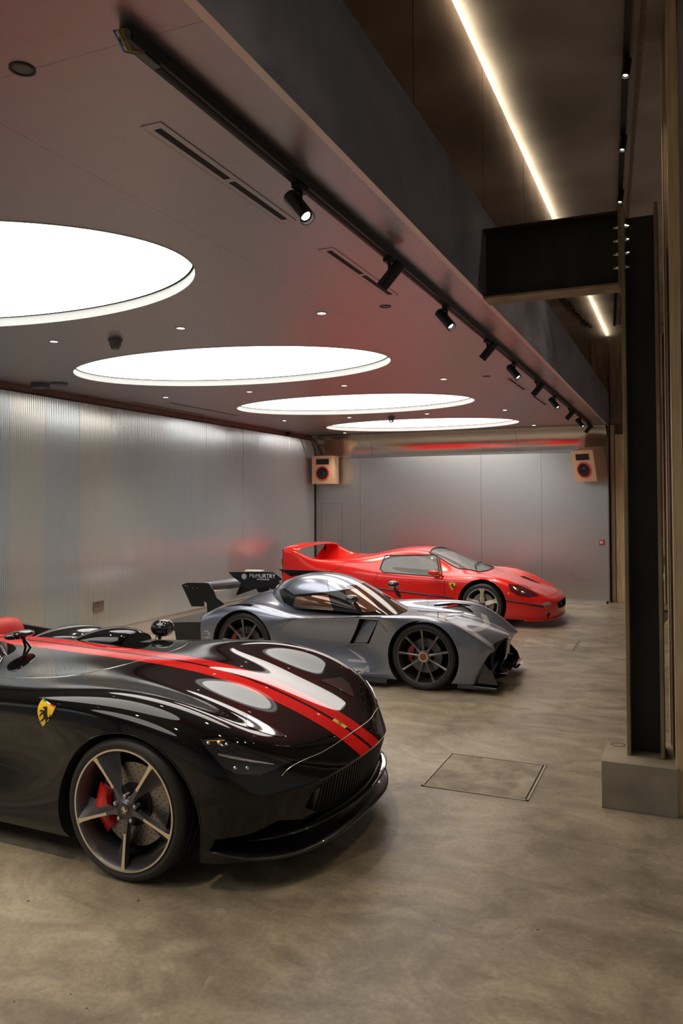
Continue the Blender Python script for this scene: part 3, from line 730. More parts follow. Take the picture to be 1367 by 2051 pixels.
HORSE = [(.08, .98), (.14, .90), (.20, .78), (.24, .66), (.30, .56), (.36, .49), (.43, .47), (.50, .56), (.48, .70), (.57, .64), (.61, .50), (.53, .39), (.42, .36), (.38, .26), (.30, .20), (.34, .08), (.31, .0), (.20, .0), (.24, .08),
         (.20, .20), (.22, .28), (.10, .24), (.02, .12), (-.08, .06), (-.14, .0), (-.22, .04), (-.12, .14), (-.02, .26), (.02, .34), (.0, .44), (-.06, .52), (-.16, .46), (-.20, .35), (-.29, .29), (-.33, .35), (-.27, .42), (-.25, .53), (-.12, .61), (-.24, .62),
         (-.35, .55), (-.41, .61), (-.29, .70), (-.10, .70), (-.04, .78), (-.11, .81), (-.20, .79), (-.25, .86), (-.12, .92), (-.02, .95)]
def horse_poly(s, ox, oz, flip=1): return [(ox+flip*px*s, oz+(pz-.5)*s) for px, pz in HORSE]
def shield_poly(w_, h):
    P = [(-w_/2, h*.5), (-w_*.46, h*.46), (w_*.46, h*.46), (w_/2, h*.5)]
    for k in range(1, 12):
        t_ = k/12; P.append((w_/2*(1-t_**2.1)*(1+.06*math.sin(PI*t_)), h*.46-h*.96*t_))
    P.append((0, -h*.5))
    for k in range(11, 0, -1):
        t_ = k/12; P.append((-w_/2*(1-t_**2.1)*(1+.06*math.sin(PI*t_)), h*.46-h*.96*t_))
    return P
def shield_badge(skin, parent, x, z, w_, h, side=-1, tilt=0.0):
    """enamel shield with a rearing horse, laid on the flank"""
    def R_(P): return [(x+p*math.cos(tilt)-q*math.sin(tilt), z+p*math.sin(tilt)+q*math.cos(tilt)) for p, q in P]
    y0, y1 = (-1.3, -.5) if side < 0 else (.5, 1.3)
    b = panel(skin, prism_me(R_(shield_poly(w_, h)), 'y', y0, y1), 'shield_badge', 'badge_yellow', parent, .002)
    b['label'] = 'yellow shield badge with a black rearing horse'
    panel(skin, prism_me(R_(horse_poly(h*.68, 0, -h*.0)), 'y', y0, y1), 'horse_emblem', 'badge_black', b, .0032)
    for k, mm in enumerate(('badge_green', 'badge_white', 'badge_red')):
        u0, u1 = -w_/2+.004+(w_-.008)*k/3, -w_/2+.004+(w_-.008)*(k+1)/3
        panel(skin, prism_me(R_([(u0, h*.415), (u1, h*.415), (u1, h*.462), (u0, h*.462)]), 'y', y0, y1), 'badge_stripe', mm, b, .0032)
    return b
# ------------------------------------------------------------------ black roadster
m = mat('paint_black', (0.0035, 0.0035, 0.0045), 0.03, 0.0, 0.0)
t = m.node_tree; N_ = t.nodes.new; L_ = t.links.new; B_ = t.nodes['Principled BSDF']
tc = N_('ShaderNodeTexCoord'); sx = N_('ShaderNodeSeparateXYZ'); L_(tc.outputs['Object'], sx.inputs[0])
ab = N_('ShaderNodeMath'); ab.operation = 'ABSOLUTE'; L_(sx.outputs['Y'], ab.inputs[0])
g1 = N_('ShaderNodeMath'); g1.operation = 'GREATER_THAN'; g1.inputs[1].default_value = .0145; L_(ab.outputs[0], g1.inputs[0])
g2 = N_('ShaderNodeMath'); g2.operation = 'LESS_THAN'; g2.inputs[1].default_value = .142; L_(ab.outputs[0], g2.inputs[0])
g3 = N_('ShaderNodeMath'); g3.operation = 'GREATER_THAN'; g3.inputs[1].default_value = .474; L_(sx.outputs['Z'], g3.inputs[0])
a1 = N_('ShaderNodeMath'); a1.operation = 'MULTIPLY'; L_(g1.outputs[0], a1.inputs[0]); L_(g2.outputs[0], a1.inputs[1])
a2 = N_('ShaderNodeMath'); a2.operation = 'MULTIPLY'; L_(a1.outputs[0], a2.inputs[0]); L_(g3.outputs[0], a2.inputs[1])
mx = N_('ShaderNodeMix'); mx.data_type = 'RGBA'; L_(a2.outputs[0], mx.inputs[0]); mx.inputs[6].default_value = (0.0035, 0.0035, 0.0045, 1); mx.inputs[7].default_value = (0.70, 0.012, 0.010, 1)
L_(mx.outputs[2], B_.inputs['Base Color'])
mat('carbon', (0.012, 0.012, 0.013), 0.3, 0.0, .6)
mat('liner', (0.006, 0.006, 0.006), 0.8)
mat('red_leather', (0.42, 0.012, 0.01), 0.45)
mat('lamp_glass', (0.35, 0.36, 0.38), 0.05, 0.0, 1.0, trans=0.0)
mat('lamp_dark', (0.02, 0.02, 0.024), 0.08, 0.0, 1.0)
mat('lamp_chrome', (0.75, 0.75, 0.78), 0.12, 1.0)
mat('lamp_amber', (0.75, 0.35, 0.05), 0.2)
mat('chrome_line', (0.55, 0.54, 0.52), 0.25, 1.0)
mat('clear_glass', (0.9, 0.95, 0.95), 0.02, 0.0, 0.0, trans=1.0, ior=1.2)

rc = thing('black_roadster', 'glossy black open sports car with twin red stripes down its hood', 'car', (-2.53, 4.15, 0))
def st(x, yz): return [(x, a, b) for a, b in yz]
R1 = [
 st(-3.62, [(.70, .25), (.78, .30), (.84, .42), (.86, .55), (.84, .70), (.76, .78), (.62, .82), (.40, .83), (.20, .835), (0, .84)]),
 st(-3.35, [(.80, .18), (.88, .25), (.93, .42), (.95, .58), (.93, .74), (.85, .84), (.70, .88), (.45, .87), (.20, .87), (0, .87)]),
 st(-2.95, [(.86, .13), (.94, .20), (.97, .42), (.985, .60), (.97, .77), (.88, .88), (.74, .92), (.48, .92), (.20, .92), (0, .92)]),
 st(-2.50, [(.88, .13), (.95, .20), (.97, .42), (.98, .60), (.965, .77), (.87, .87), (.74, .91), (.50, .92), (.24, .935), (0, .94)]),
 st(-2.05, [(.88, .13), (.95, .20), (.93, .42), (.93, .60), (.935, .74), (.86, .83), (.74, .855), (.52, .89), (.25, .92), (0, .93)]),
 st(-1.50, [(.88, .13), (.95, .20), (.90, .42), (.895, .60), (.925, .735), (.865, .815), (.74, .835), (.50, .88), (.22, .918), (0, .928)]),
 st(-1.10, [(.88, .13), (.95, .20), (.89, .42), (.875, .60), (.925, .735), (.875, .815), (.75, .835), (.50, .872), (.22, .902), (0, .910)]),
 st(-.75, [(.89, .13), (.95, .20), (.90, .42), (.88, .59), (.945, .735), (.905, .825), (.77, .858), (.50, .870), (.22, .889), (0, .898)]),
 st(-.45, [(.90, .13), (.96, .20), (.95, .42), (.93, .59), (.97, .745), (.935, .845), (.79, .886), (.50, .872), (.22, .880), (0, .884)]),
 st(-.15, [(.90, .13), (.965, .20), (.98, .42), (.985, .60), (.985, .77), (.94, .865), (.785, .903), (.50, .840), (.22, .856), (0, .865)]),
 st(.12, [(.90, .13), (.965, .20), (.98, .42), (.985, .60), (.985, .755), (.93, .845), (.775, .876), (.50, .795), (.22, .810), (0, .822)]),
 st(.36, [(.90, .13), (.955, .20), (.965, .42), (.965, .57), (.965, .70), (.90, .785), (.76, .815), (.49, .728), (.22, .740), (0, .754)]),
 [(.50, .87, .13), (.50, .925, .20), (.50, .935, .38), (.505, .945, .52), (.53, .925, .61), (.56, .86, .685), (.585, .73, .712), (.60, .48, .652), (.60, .22, .660), (.605, 0, .668)],
 [(.60, .80, .13), (.60, .86, .20), (.60, .875, .36), (.605, .885, .45), (.61, .87, .525), (.665, .79, .565), (.715, .66, .585), (.755, .45, .578), (.79, .22, .576), (.795, 0, .582)],
 [(.64, .77, .13), (.65, .82, .20), (.655, .83, .31), (.66, .825, .38), (.675, .80, .44), (.735, .70, .448), (.805, .58, .45), (.87, .42, .462), (.92, .21, .485), (.938, 0, .494)],
]
F1 = [
 [(.70, .68, .13), (.71, .71, .20), (.71, .71, .29), (.715, .71, .37)],
 [(.75, .57, .13), (.76, .59, .20), (.76, .59, .29), (.765, .59, .37)],
 [(.79, .41, .13), (.805, .42, .20), (.81, .42, .29), (.815, .42, .375)],
 [(.83, .21, .13), (.845, .21, .20), (.85, .21, .30), (.855, .21, .385)],
 [(.845, 0, .13), (.86, 0, .20), (.865, 0, .30), (.87, 0, .39)],
]
sk1 = Skin(body_net(R1, F1, crease_lines=[(4, 12, 14, .5)], lip_crease=.75))
def sup(cx, cy, rx, ry, n=40, e=2.5):
    return [(cx+rx*math.copysign(abs(math.cos(2*PI*k/n))**(2/e), math.cos(2*PI*k/n)), cy+ry*math.copysign(abs(math.sin(2*PI*k/n))**(2/e), math.sin(2*PI*k/n))) for k in range(n)]
grille_poly = [(-.53, .325), (-.50, .40), (-.40, .45), (-.2, .468), (0, .472), (.2, .468), (.40, .45), (.50, .40), (.53, .325), (.44, .27), (.2, .245), (0, .24), (-.2, .245), (-.44, .27)]
lamp_poly = [(.405, .724), (.486, .720), (.546, .692), (.621, .648), (.735, .566), (.705, .560), (.66, .552), (.585, .575), (.53, .61), (.489, .65)]
cuts = [cyl_me(.012, .305, .422, -1.2, -.60), cyl_me(.012, .305, .422, .60, 1.2), cyl_me(-2.72, .345, .41, -1.2, -.58), cyl_me(-2.72, .345, .41, .58, 1.2),
        prism_me(sup(-1.98, -.40, .60, .31), 'z', .36, 1.3), prism_me(sup(-1.98, .40, .60, .31), 'z', .36, 1.3),
        prism_me(grille_poly, 'x', .70, 1.2)]+[prism_me([(s_*a, b_) for a, b_ in ((.92, .215), (.80, .175), (.60, .165), (.50, .19), (.55, .275), (.70, .315), (.92, .275))], 'x', .45, 1.2) for s_ in (-1, 1)]
body1 = link('body', dress(boolean(sk1.me, cuts), sk1), ['paint_black', 'liner'], rc, 0)
# cockpit linings and seats
for s in (-1, 1):
    P = []
    for i in range(9):
        q = 1-.0*i; P.append([])
    b = MB(); ring = sup(-1.98, s*.40, .595, .305)
    b.grid([[(x, y, .36), (x, y, .80)] for x, y in ring+ring[:1]]); b.add([(x, y, .365) for x, y in ring], [tuple(range(len(ring)))]); b.build('cockpit_lining', 'red_leather', rc)
    loft('seat', [[(-2.1+dx-.13*t_, s*.40+dy, .40+.60*t_) for dx, dy in ((-.08, -.22), (.06, -.20), (.09, 0), (.06, .20), (-.08, .22))] for t_ in (0, .3, .7, 1.0)], 'red_leather', rc)
    loft('headrest_fairing', [[(-2.50-dx, s*.40+w_*math.cos(a), .86+h*max(0, math.sin(a))) for a in [PI*k/6 for k in range(7)]] for dx, w_, h in ((0, .22, .20), (.15, .24, .26), (.45, .22, .20), (.85, .12, .06))], 'paint_black', rc)
# low wind deflectors ahead of each cockpit
for s, nm in ((1, 'wind_deflector'),):
    rings = []
    for x, w_, h in ((-1.42, .25, .02), (-1.33, .25, .075), (-1.22, .235, .105), (-1.08, .21, .105), (-.97, .185, .08)):
        rings.append([(x, .40+w_*math.cos(a), .875+h*math.sin(a)) for a in [PI*k/8 for k in range(9)]])
    loft(nm, rings, 'paint_black', rc, 2)
    MB().add([(-.968, .40+.165*math.cos(PI*k/12), .878+.066*math.sin(PI*k/12)) for k in range(13)], [tuple(range(13))]).build('deflector_mouth', 'liner', rc)
rings = [[(x, -.02+.0+yo+w_*math.cos(a), .87+h*math.sin(a)) for a in [PI*k/8 for k in range(9)]] for x, yo, w_, h in ((-1.84, .52, .24, .0), (-1.78, .52, .25, .05), (-1.68, .52, .26, .085), (-1.5, .52, .25, .09), (-1.38, .52, .2, .06))]
loft('tonneau_hump', rings, 'black_gloss', rc, 2)
# near cockpit windscreen, small and clear
P = []
for i in range(13):
    y = -.70+.50*i/12; x = -1.38-.55*((y+.45)/.28)**2*.25; P.append([(x, y, .845+.045*(1-((y+.45)/.26)**2)), (x-.07, y, .93+.05*(1-((y+.45)/.30)**2))])
MB().grid(P).build('wind_deflector', 'lamp_dark', rc, 60)
# mirrors: near one long and flat on twin stalks, far one a round pod on a stem
def mirror_pod(s, x, y, z, label=None):
    rings = []
    for t_, r in ((0, .02), (.12, .06), (.35, .075), (.7, .07), (1.0, .055)):
        rings.append([(x+.10-.16*t_, y+r*1.25*math.cos(a), z+r*math.sin(a)) for a in [2*PI*k/10 for k in range(10)]])
    o = loft('mirror', rings, 'black_gloss', rc, 2)
    st_ = MB().path(spline([(x-.01, y-s*.0, z-.05), (x+.0, y-s*.03, z-.10), (x+.03, y-s*.06, z-.19)], 5), [.03, .028, .025, .024, .024, .025, .026, .028, .032, .036, .04], 10).build('mirror_stem', 'black_gloss', o)
    return o
mirror_pod(1, -1.12, .88, .905)
rings = []
for t_, wy, hz in ((0, .012, .008), (.1, .05, .022), (.4, .065, .030), (.8, .06, .028), (1.0, .03, .015)):
    rings.append([(-1.42-.05*math.cos(a)*wy/.065*1.0, -.34+.24*t_, 1.0+hz*math.sin(a)) for a in [2*PI*k/10 for k in range(10)]])
nm_ = loft('mirror', rings, 'black_gloss', rc, 2)
for dx in (-.02, .03): MB().path([(-1.42, -.20, .99), (-1.40+dx, -.16, .90)], .008, 8).build('mirror_stem', 'black_gloss', nm_)
# joint lines
MS = 'chrome_line'
seam(sk1, spline([(-1.25, -.69, 1), (-1.09, -.685, 1), (-.89, -.665, 1), (-.70, -.60, 1), (-.61, -.45, 1), (-.557, -.25, 1), (-.54, 0, 1), (-.557, .25, 1), (-.61, .45, 1), (-.70, .60, 1), (-.89, .665, 1), (-1.09, .685, 1), (-1.25, .69, 1)], 8), (0, 0, -1), .0022, 'panel_gap', MS, rc)
seam(sk1, spline([(.725, -.68, 1), (.762, -.50, 1), (.795, -.33, 1), (.813, -.12, 1), (.813, .12, 1), (.795, .33, 1), (.762, .50, 1), (.725, .68, 1)], 8), (0, 0, -1), .0022, 'panel_gap', MS, rc)
seam(sk1, [(-.40, -1.5, .425), (-.60, -1.5, .435), (-1.0, -1.5, .45), (-2.2, -1.5, .47)], (0, 1, 0), .003, 'panel_gap', 'seam_dark', rc)
seam(sk1, spline([(-.52, -1.5, .15), (-.66, -1.5, .45), (-.80, -1.5, .72)], 6), (0, 1, 0), .0015, 'panel_gap', 'seam_dark', rc) if False else None
# arch lips
for x, z, r in ((.012, .305, .424), (-2.72, .345, .412)):
    for s in (-1, 1):
        out = []
        for k in range(41):
            a = -.42+(PI+.84)*k/40; p = Vector((x+r*math.cos(a), s*2, z+r*math.sin(a)))
            if p.z < .15: continue
            h, n = sk1.cast(p, (0, -s, 0))
            if h: out.append(h)
        MB().path(out, .004, 6).build('arch_lip', 'paint_black', rc)
# grille: backing and vertical blades, badge
b = MB().prism([(y*.99, z) for y, z in grille_poly], 'x', .715, .72); b.build('grille_backing', 'liner', rc, 0)
def ray_in(poly, y):
    zs = []
    for (y0, z0), (y1, z1) in zip(poly, poly[1:]+poly[:1]):
        if (y0-y)*(y1-y) < 0: zs.append(z0+(z1-z0)*(y-y0)/(y1-y0))
    return min(zs), max(zs)
base_blade = None
for k in range(34):
    y = -.50+1.0*k/33
    if abs(y) < .012: y = .013
    z0, z1 = ray_in(grille_poly, y); xo = .905-.23*y*y-.02*abs(y)
    MB().prism([(xo-.06, z0+.004), (xo-.075+.025, z0+.004), (xo-.012, z1-.004), (xo-.05, z1-.004)], 'y', y-.0022, y+.0022).build('grille_blade', 'rim_dark', rc, 0)
g = MB().prism(horse_poly(.085, 0, .36), 'x', .855, .862); g.v = [(x, yy, zz) for x, yy, zz in g.v]; g.build('grille_horse', 'chrome_line', rc, 0)
loft('grille_duct', [[(.74, y, z) for y, z in ((-.2, .26), (-.12, .33), (.12, .33), (.2, .26))], [(.80, y, z) for y, z in ((-.25, .25), (-.15, .29), (.15, .29), (.25, .25))]], 'red_leather', rc, 1)
# headlamp: dark lens with bright inner pieces and a light bar
for s in (-1, 1):
    o = panel(sk1, prism_me(lamp_poly, 'y', min(s*.45, s*1.1), max(s*.45, s*1.1)), 'headlamp', 'lamp_dark', rc, .0025)
    def on(x, z, d=.004):
        h, n = sk1.cast((x, s*2, z), (0, -s, 0)); return h+n*d
    MB().path([on(.50, .662), on(.56, .642), on(.62, .616), on(.69, .578)], [.004, .007, .006, .002], 8).build('light_bar', 'lamp_chrome', o)
    for (x, z, r) in ((.445, .708, .008), (.485, .705, .011), (.515, .696, .008), (.575, .600, .009), (.615, .592, .009)):
        p = on(x, z, .0); MB().ball(p, r*1.4, .007, r, 12, 8).build('lamp_lens', 'lamp_chrome', o)
    MB().path([on(.435, .716), on(.50, .710)], [.002, .004], 6).build('lamp_reflector', 'lamp_amber', o)
# front splitter with raised corner winglets
def splitter():
    edge = [(.40, .93), (.52, .905), (.62, .86), (.70, .78), (.78, .66), (.84, .52), (.885, .36), (.90, .18), (.905, 0)]
    inn = [(.38, .70), (.45, .70), (.5, .68), (.56, .62), (.62, .54), (.68, .44), (.72, .3), (.74, .15), (.745, 0)]
    hgt = [.215, .20, .175, .155, .14, .135, .135, .14, .14]
    pts = [(a, b_, h) for (a, b_), h in zip(edge, hgt)]; pin = [(a, b_, .16) for a, b_ in inn]
    full_e = [(x, -y, z) for x, y, z in pts]+[(x, y, z) for x, y, z in reversed(pts[:-1])]; full_i = [(x, -y, z) for x, y, z in pin]+[(x, y, z) for x, y, z in reversed(pin[:-1])]
    rings = [[(e[0], e[1], e[2]+.012), (e[0]+.006, e[1]*1.005, e[2]+.002), (e[0], e[1], e[2]-.012), (i[0], i[1], i[2]-.03), (i[0], i[1], i[2]+.05)] for e, i in zip(full_e, full_i)]
    return loft('splitter', rings, 'carbon', rc, 2)
splitter()
loft('lower_blade', [[(x, y, z) for z in (.235, .25)]+[(x-.05, y*.97, z) for z in (.25, .225)] for x, y in ((.60, -.83), (.72, -.74), (.80, -.62), (.86, -.45), (.90, -.22), (.915, 0), (.90, .22), (.86, .45), (.80, .62), (.72, .74), (.60, .83))], 'black_gloss', rc, 2)
for s in (-1, 1):   # corner intake mesh
    b = MB()
    for i in range(12):
        for j in range(6):
            b.ball((.453+.0*i, s*(.56+.022*i), .205+.014*j), .004, .005, .004, 6, 4)
    b.build('intake_mesh', 'rim_dark', rc)['kind'] = 'stuff'
# hood badge
bb = panel(sk1, prism_me([(.70, -.019), (.775, -.019), (.775, .019), (.70, .019)], 'z', .4, 1.0), 'hood_badge', 'badge_yellow', rc, .002)
panel(sk1, prism_me([(x, y) for x, y in horse_poly(.03, .0, .0)] and [(.737+p*.9, q) for q, p in [(a, b_) for a, b_ in horse_poly(.034, 0, 0)]], 'z', .4, 1.0), 'horse_emblem', 'badge_black', bb, .0032)
for x0 in (.700, .7715): panel(sk1, prism_me([(x0, -.019), (x0+.004, -.019), (x0+.004, .019), (x0, .019)], 'z', .4, 1.0), 'badge_stripe', 'badge_white', bb, .0034)
shield_badge(sk1, rc, -.515, .758, .118, .127, -1, -.19)
# wheels: five blade spokes with machined ridges
def roadster_wheel(R, w_):
    rr = .292; o = link('wheel', rim_barrel(rr, w_).mesh('rim'), 'rim_dark', None, 40)
    MB().lathe([(rr+.0035, -.0035), (rr+.0035, .002), (rr-.0055, .002), (rr-.0055, -.0035)], 96, 'y').build('rim_edge', 'rim_machined', o)
    tyre_mb(R, rr, w_).build('tyre', 'tyre', o, 40)
    tread_blocks(R, w_).build('tread_grooves', 'seam_dark', o, 0)['kind'] = 'stuff'
    for k in range(5):
        a = -PI/2+2*PI*k/5
        def P(r, t_, y): return rot_y((r, y, -t_), a)
        sp = []   # ring: ridge left, ridge right, blade far edge, back right, back left
        for r, rw, bw, yr, yb in ((.045, .020, .020, .018, .03), (.09, .012, .022, .020, .04), (.15, .010, .042, .014, .06), (.21, .010, .068, .008, .072), (.262, .012, .092, .002, .075), (.284, .015, .105, .0, .07)):
            sp.append([P(r, -rw, yr), P(r, rw*.6, yr), P(r, rw*.6+bw*.5, yr+(yb-yr)*.75), P(r, bw, yb), P(r, bw*.5, yb+.02), P(r, -rw*1.2, yr+.03)])
        b = MB(); kk = 6; v = [p for q in sp for p in q]; f = [(i*kk+j, i*kk+(j+1) % kk, (i+1)*kk+(j+1) % kk, (i+1)*kk+j) for i in range(len(sp)-1) for j in range(kk)]+[tuple(range(kk-1, -1, -1)), tuple(range((len(sp)-1)*kk, len(sp)*kk))]
        b.add(v, f); b.build('spoke', 'rim_dark', o, 25)
        rd = [[P(r, -rw*.9, yr-.0012), P(r, rw*.5, yr-.0012)] for r, rw, yr in ((.118, .0105, .0165), (.15, .0100, .014), (.21, .0105, .008), (.262, .013, .002), (.289, .020, -.001))]
        MB().grid(rd).build('spoke_ridge', 'rim_machined', o, 0)
        c = P(.058, .0, .0); c = rot_y((.062, 0, 0), a+PI/5); MB().tube((c[0], .015, c[2]), (c[0], .05, c[2]), .0115, n=6).ball((c[0], .015, c[2]), .010, .008, .010, 10, 6).build('wheel_bolt', 'chrome_line', o)
    MB().lathe([(.001, .010), (.032, .010), (.036, .014), (.05, .018), (.06, .03), (.05, .06), (.001, .06)], 40, 'y', closed=False).build('hub', 'rim_dark', o)
    MB().lathe([(.031, .009), (.031, .0065), (.001, .0065), (.001, .009)], 32, 'y').build('hub_cap', 'black_gloss', o)
    MB().prism(horse_poly(.036, 0, 0), 'y', .0050, .0066).build('hub_horse', 'rim_machined', o, 0)
    MB().tube((rot_y((.262, .02, 0), math.radians(232))), (rot_y((.245, .004, 0), math.radians(232))), .005, n=8).build('valve', 'black_metal', o)
    brake(o, .205, .095, 'caliper_red', PI+.18)
    return o
wh = roadster_wheel(.35, .27); place_wheel(wh, rc, 0, -.965, .35, False)
w2 = copy_tree(wh, rc); place_wheel(w2, rc, 0, .965, .35, True)
w3 = copy_tree(wh, rc); place_wheel(w3, rc, -2.72, -.965, .35, False)
w4 = copy_tree(wh, rc); place_wheel(w4, rc, -2.72, .965, .35, True)
# ------------------------------------------------------------------ grey track coupe
m = mat('paint_grey', (0.165, 0.175, 0.205), 0.30, 0.75, 1.0)
add_noise(m, (1, 1, 1), 2, 900, (0.20, 0.23, 0.31), (0.29, 0.32, 0.40), .4, .6)
m.node_tree.nodes['Principled BSDF'].inputs['Roughness'].default_value = .3
mat('tint_glass', (0.009, 0.009, 0.009), 0.08, 0.0, 0.0, spec=.3)
mat('tint_window', (0.26, 0.14, 0.09), 0.03, 0.7, .6)
mat('tint_screen', (0.07, 0.042, 0.03), 0.04, 0.5, 0.0)
mat('stripe_silver', (0.62, 0.64, 0.66), 0.3, 0.6, .6)
mat('caliper_dark', (0.16, 0.012, 0.012), 0.4)
mat('decal_grey', (0.42, 0.43, 0.46), 0.4, 0.3)
gc = thing('grey_track_coupe', 'small steel grey track coupe with tinted canopy and big black rear wing', 'car', (-2.36, 8.28, 0))
R2 = [
 st(-2.58, [(.70, .20), (.745, .27), (.765, .40), (.77, .50), (.745, .575), (.66, .60), (.50, .58), (.25, .58), (0, .58)]),
 st(-2.40, [(.72, .10), (.765, .20), (.78, .42), (.785, .56), (.76, .665), (.65, .70), (.48, .645), (.25, .70), (0, .74)]),
 st(-2.03, [(.72, .08), (.77, .16), (.785, .40), (.79, .60), (.755, .735), (.63, .785), (.46, .71), (.26, .82), (0, .885)]),
 st(-1.75, [(.73, .08), (.77, .16), (.785, .38), (.79, .55), (.76, .69), (.62, .745), (.48, .69), (.30, .80), (0, .88)]),
 st(-1.50, [(.74, .08), (.77, .14), (.75, .36), (.745, .55), (.78, .625), (.66, .66), (.50, .645), (.30, .68), (0, .72)]),
 st(-1.00, [(.75, .08), (.77, .12), (.70, .33), (.715, .575), (.785, .655), (.66, .675), (.50, .655), (.30, .65), (0, .65)]),
 st(-.62, [(.75, .08), (.77, .12), (.705, .33), (.72, .60), (.785, .69), (.66, .705), (.50, .66), (.30, .645), (0, .645)]),
 st(-.38, [(.74, .08), (.76, .14), (.76, .36), (.775, .56), (.78, .70), (.68, .725), (.50, .655), (.28, .64), (0, .645)]),
 st(0, [(.73, .08), (.76, .16), (.78, .38), (.785, .58), (.77, .715), (.66, .75), (.48, .645), (.26, .625), (0, .63)]),
 st(.25, [(.72, .08), (.755, .16), (.775, .36), (.78, .54), (.76, .68), (.64, .705), (.45, .60), (.24, .595), (0, .60)]),
 st(.47, [(.70, .08), (.73, .16), (.745, .33), (.745, .46), (.73, .565), (.62, .57), (.42, .51), (.22, .53), (0, .545)]),
 [(.50, .68, .08), (.54, .69, .16), (.60, .69, .28), (.64, .685, .36), (.675, .665, .405), (.685, .56, .415), (.60, .38, .435), (.66, .19, .46), (.725, 0, .478)],
]
F2 = [
 [(.52, .55, .08), (.53, .55, .16), (.55, .55, .28), (.61, .55, .37)],
 [(.52, .38, .08), (.52, .38, .16), (.50, .38, .28), (.54, .38, .38)],
 [(.54, .19, .08), (.55, .19, .16), (.54, .19, .28), (.60, .19, .40)],
 [(.55, 0, .08), (.57, 0, .16), (.57, 0, .28), (.65, 0, .41)],
]
sk2 = Skin(body_net(R2, F2, crease_lines=[(4, 4, 7, .85), (4, 7, 11, .6), (1, 3, 8, .5), (3, 9, 11, .4)], lip_crease=.9))
cuts = [cyl_me(0, .325, .362, -1, -.45), cyl_me(0, .325, .362, .45, 1), cyl_me(-2.03, .325, .362, -1, -.45), cyl_me(-2.03, .325, .362, .45, 1)]
cuts += [prism_me([(s_*a, b_) for a, b_ in ((.63, .10), (.17, .10), (.20, .36), (.40, .385), (.52, .355), (.60, .30))], 'x', .43, 1.0) for s_ in (-1, 1)]
cuts += [prism_me([(-.80, .395), (-.575, .42), (-.455, .665), (-.66, .672)], 'y', y0, y1) for y0, y1 in ((-.9, -.66), (.66, .9))]
cuts += [prism_me([(-.26, s_*.50), (.12, s_*.56), (.16, s_*.60), (-.06, s_*.60), (-.26, s_*.54)], 'z', .66, 1.0) for s_ in (-1, 1)]
cuts += [prism_me([(-2.36, s_*.64), (-2.0, s_*.66), (-1.93, s_*.68), (-1.96, s_*.715), (-2.25, s_*.70)], 'z', .70, 1.0) for s_ in (-1, 1)]
body2 = link('body', dress(boolean(sk2.me, cuts), sk2), ['paint_grey', 'liner'], gc, 0)
# canopy
ctrl = []
for x, w_, z0, zt in ((-2.05, .16, .66, .83), (-1.86, .36, .62, .965), (-1.64, .46, .61, 1.045), (-1.38, .49, .61, 1.072), (-1.12, .485, .62, 1.02), (-.86, .46, .63, .885), (-.63, .42, .63, .745), (-.48, .36, .63, .662), (-.44, .25, .62, .635)):
    ring = []
    for k in range(13):
        a = PI*k/12; c_, s_ = math.cos(a), math.sin(a)
        ring.append((x, w_*math.copysign(abs(c_)**.72, c_), z0+(zt-z0)*abs(s_)**.72))
    ctrl.append(ring)
def canopy_mesh():
    b = MB(); k = 13; v = [p for r in ctrl for p in r]; n = len(ctrl)
    f = [(i*k+j, i*k+(j+1) % k, (i+1)*k+(j+1) % k, (i+1)*k+j) for i in range(n-1) for j in range(k)]+[tuple(range(k-1, -1, -1)), tuple(range((n-1)*k, n*k))]
    b.add(v, f); me = b.mesh('canopy', False)
    def md(o): q = o.modifiers.new('s', 'SUBSURF'); q.levels = 3; q.render_levels = 3
    return eval_mesh(me, md)
skc = Skin(canopy_mesh())
can = link('canopy', dress(skc.me.copy(), skc), ['paint_grey', 'paint_grey'], gc, 0)
for s, (y0, y1) in ((-1, (-.7, -.16)), (1, (.16, .7))):
    gl = panel(skc, prism_me([(-1.83, .875), (-1.72, .895), (-1.57, .840), (-1.12, .893), (-.84, .925), (-.50, .66), (-.98, .655), (-1.52, .672), (-1.70, .745)], 'y', y0, y1), 'tinted_glazing', 'tint_glass', can, .0022)
    panel(skc, prism_me([(-1.55, .80), (-1.52, .822), (-1.16, .858), (-1.08, .705), (-1.11, .695), (-1.57, .715)], 'y', y0, y1), 'side_window', 'tint_window', gl, .0036)
    panel(skc, prism_me([(-1.0, .89), (-.90, .915), (-.60, .70), (-.74, .69), (-.86, .72)], 'y', y0, y1), 'quarter_window', 'tint_window', gl, .0036)
    panel(skc, prism_me([(-1.68, .668), (-1.52, .664), (-1.52, .625), (-1.6, .625)], 'y', y0, y1), 'vent_panel', 'tint_glass', can, .0022)
ws = panel(skc, prism_me([(-1.02, -.25), (-.98, -.12), (-.97, .12), (-1.02, .25), (-.50, .34), (-.45, .1), (-.45, -.1), (-.50, -.34)], 'z', .62, 1.2), 'windscreen', 'tint_screen', can, .003)
for s in (-1, 1): seam(skc, [(-1.03, s*.235, 2), (-.85, s*.275, 2), (-.48, s*.34, 2)], (0, 0, -1), .006, 'pillar', 'stripe_silver', can)
for s in (-1, 1):
    seam(skc, [(-1.08, s*2, .64), (-1.16, s*2, .9), (-1.24, s*2, 1.0)], (0, -s, 0), .0022, 'panel_gap', 'seam_dark', can)
    seam(skc, spline([(-1.62, s*2, .63), (-1.70, s*2, .75), (-1.70, s*2, .90), (-1.60, s*2, .985)], 5), (0, -s, 0), .0022, 'panel_gap', 'seam_dark', can)
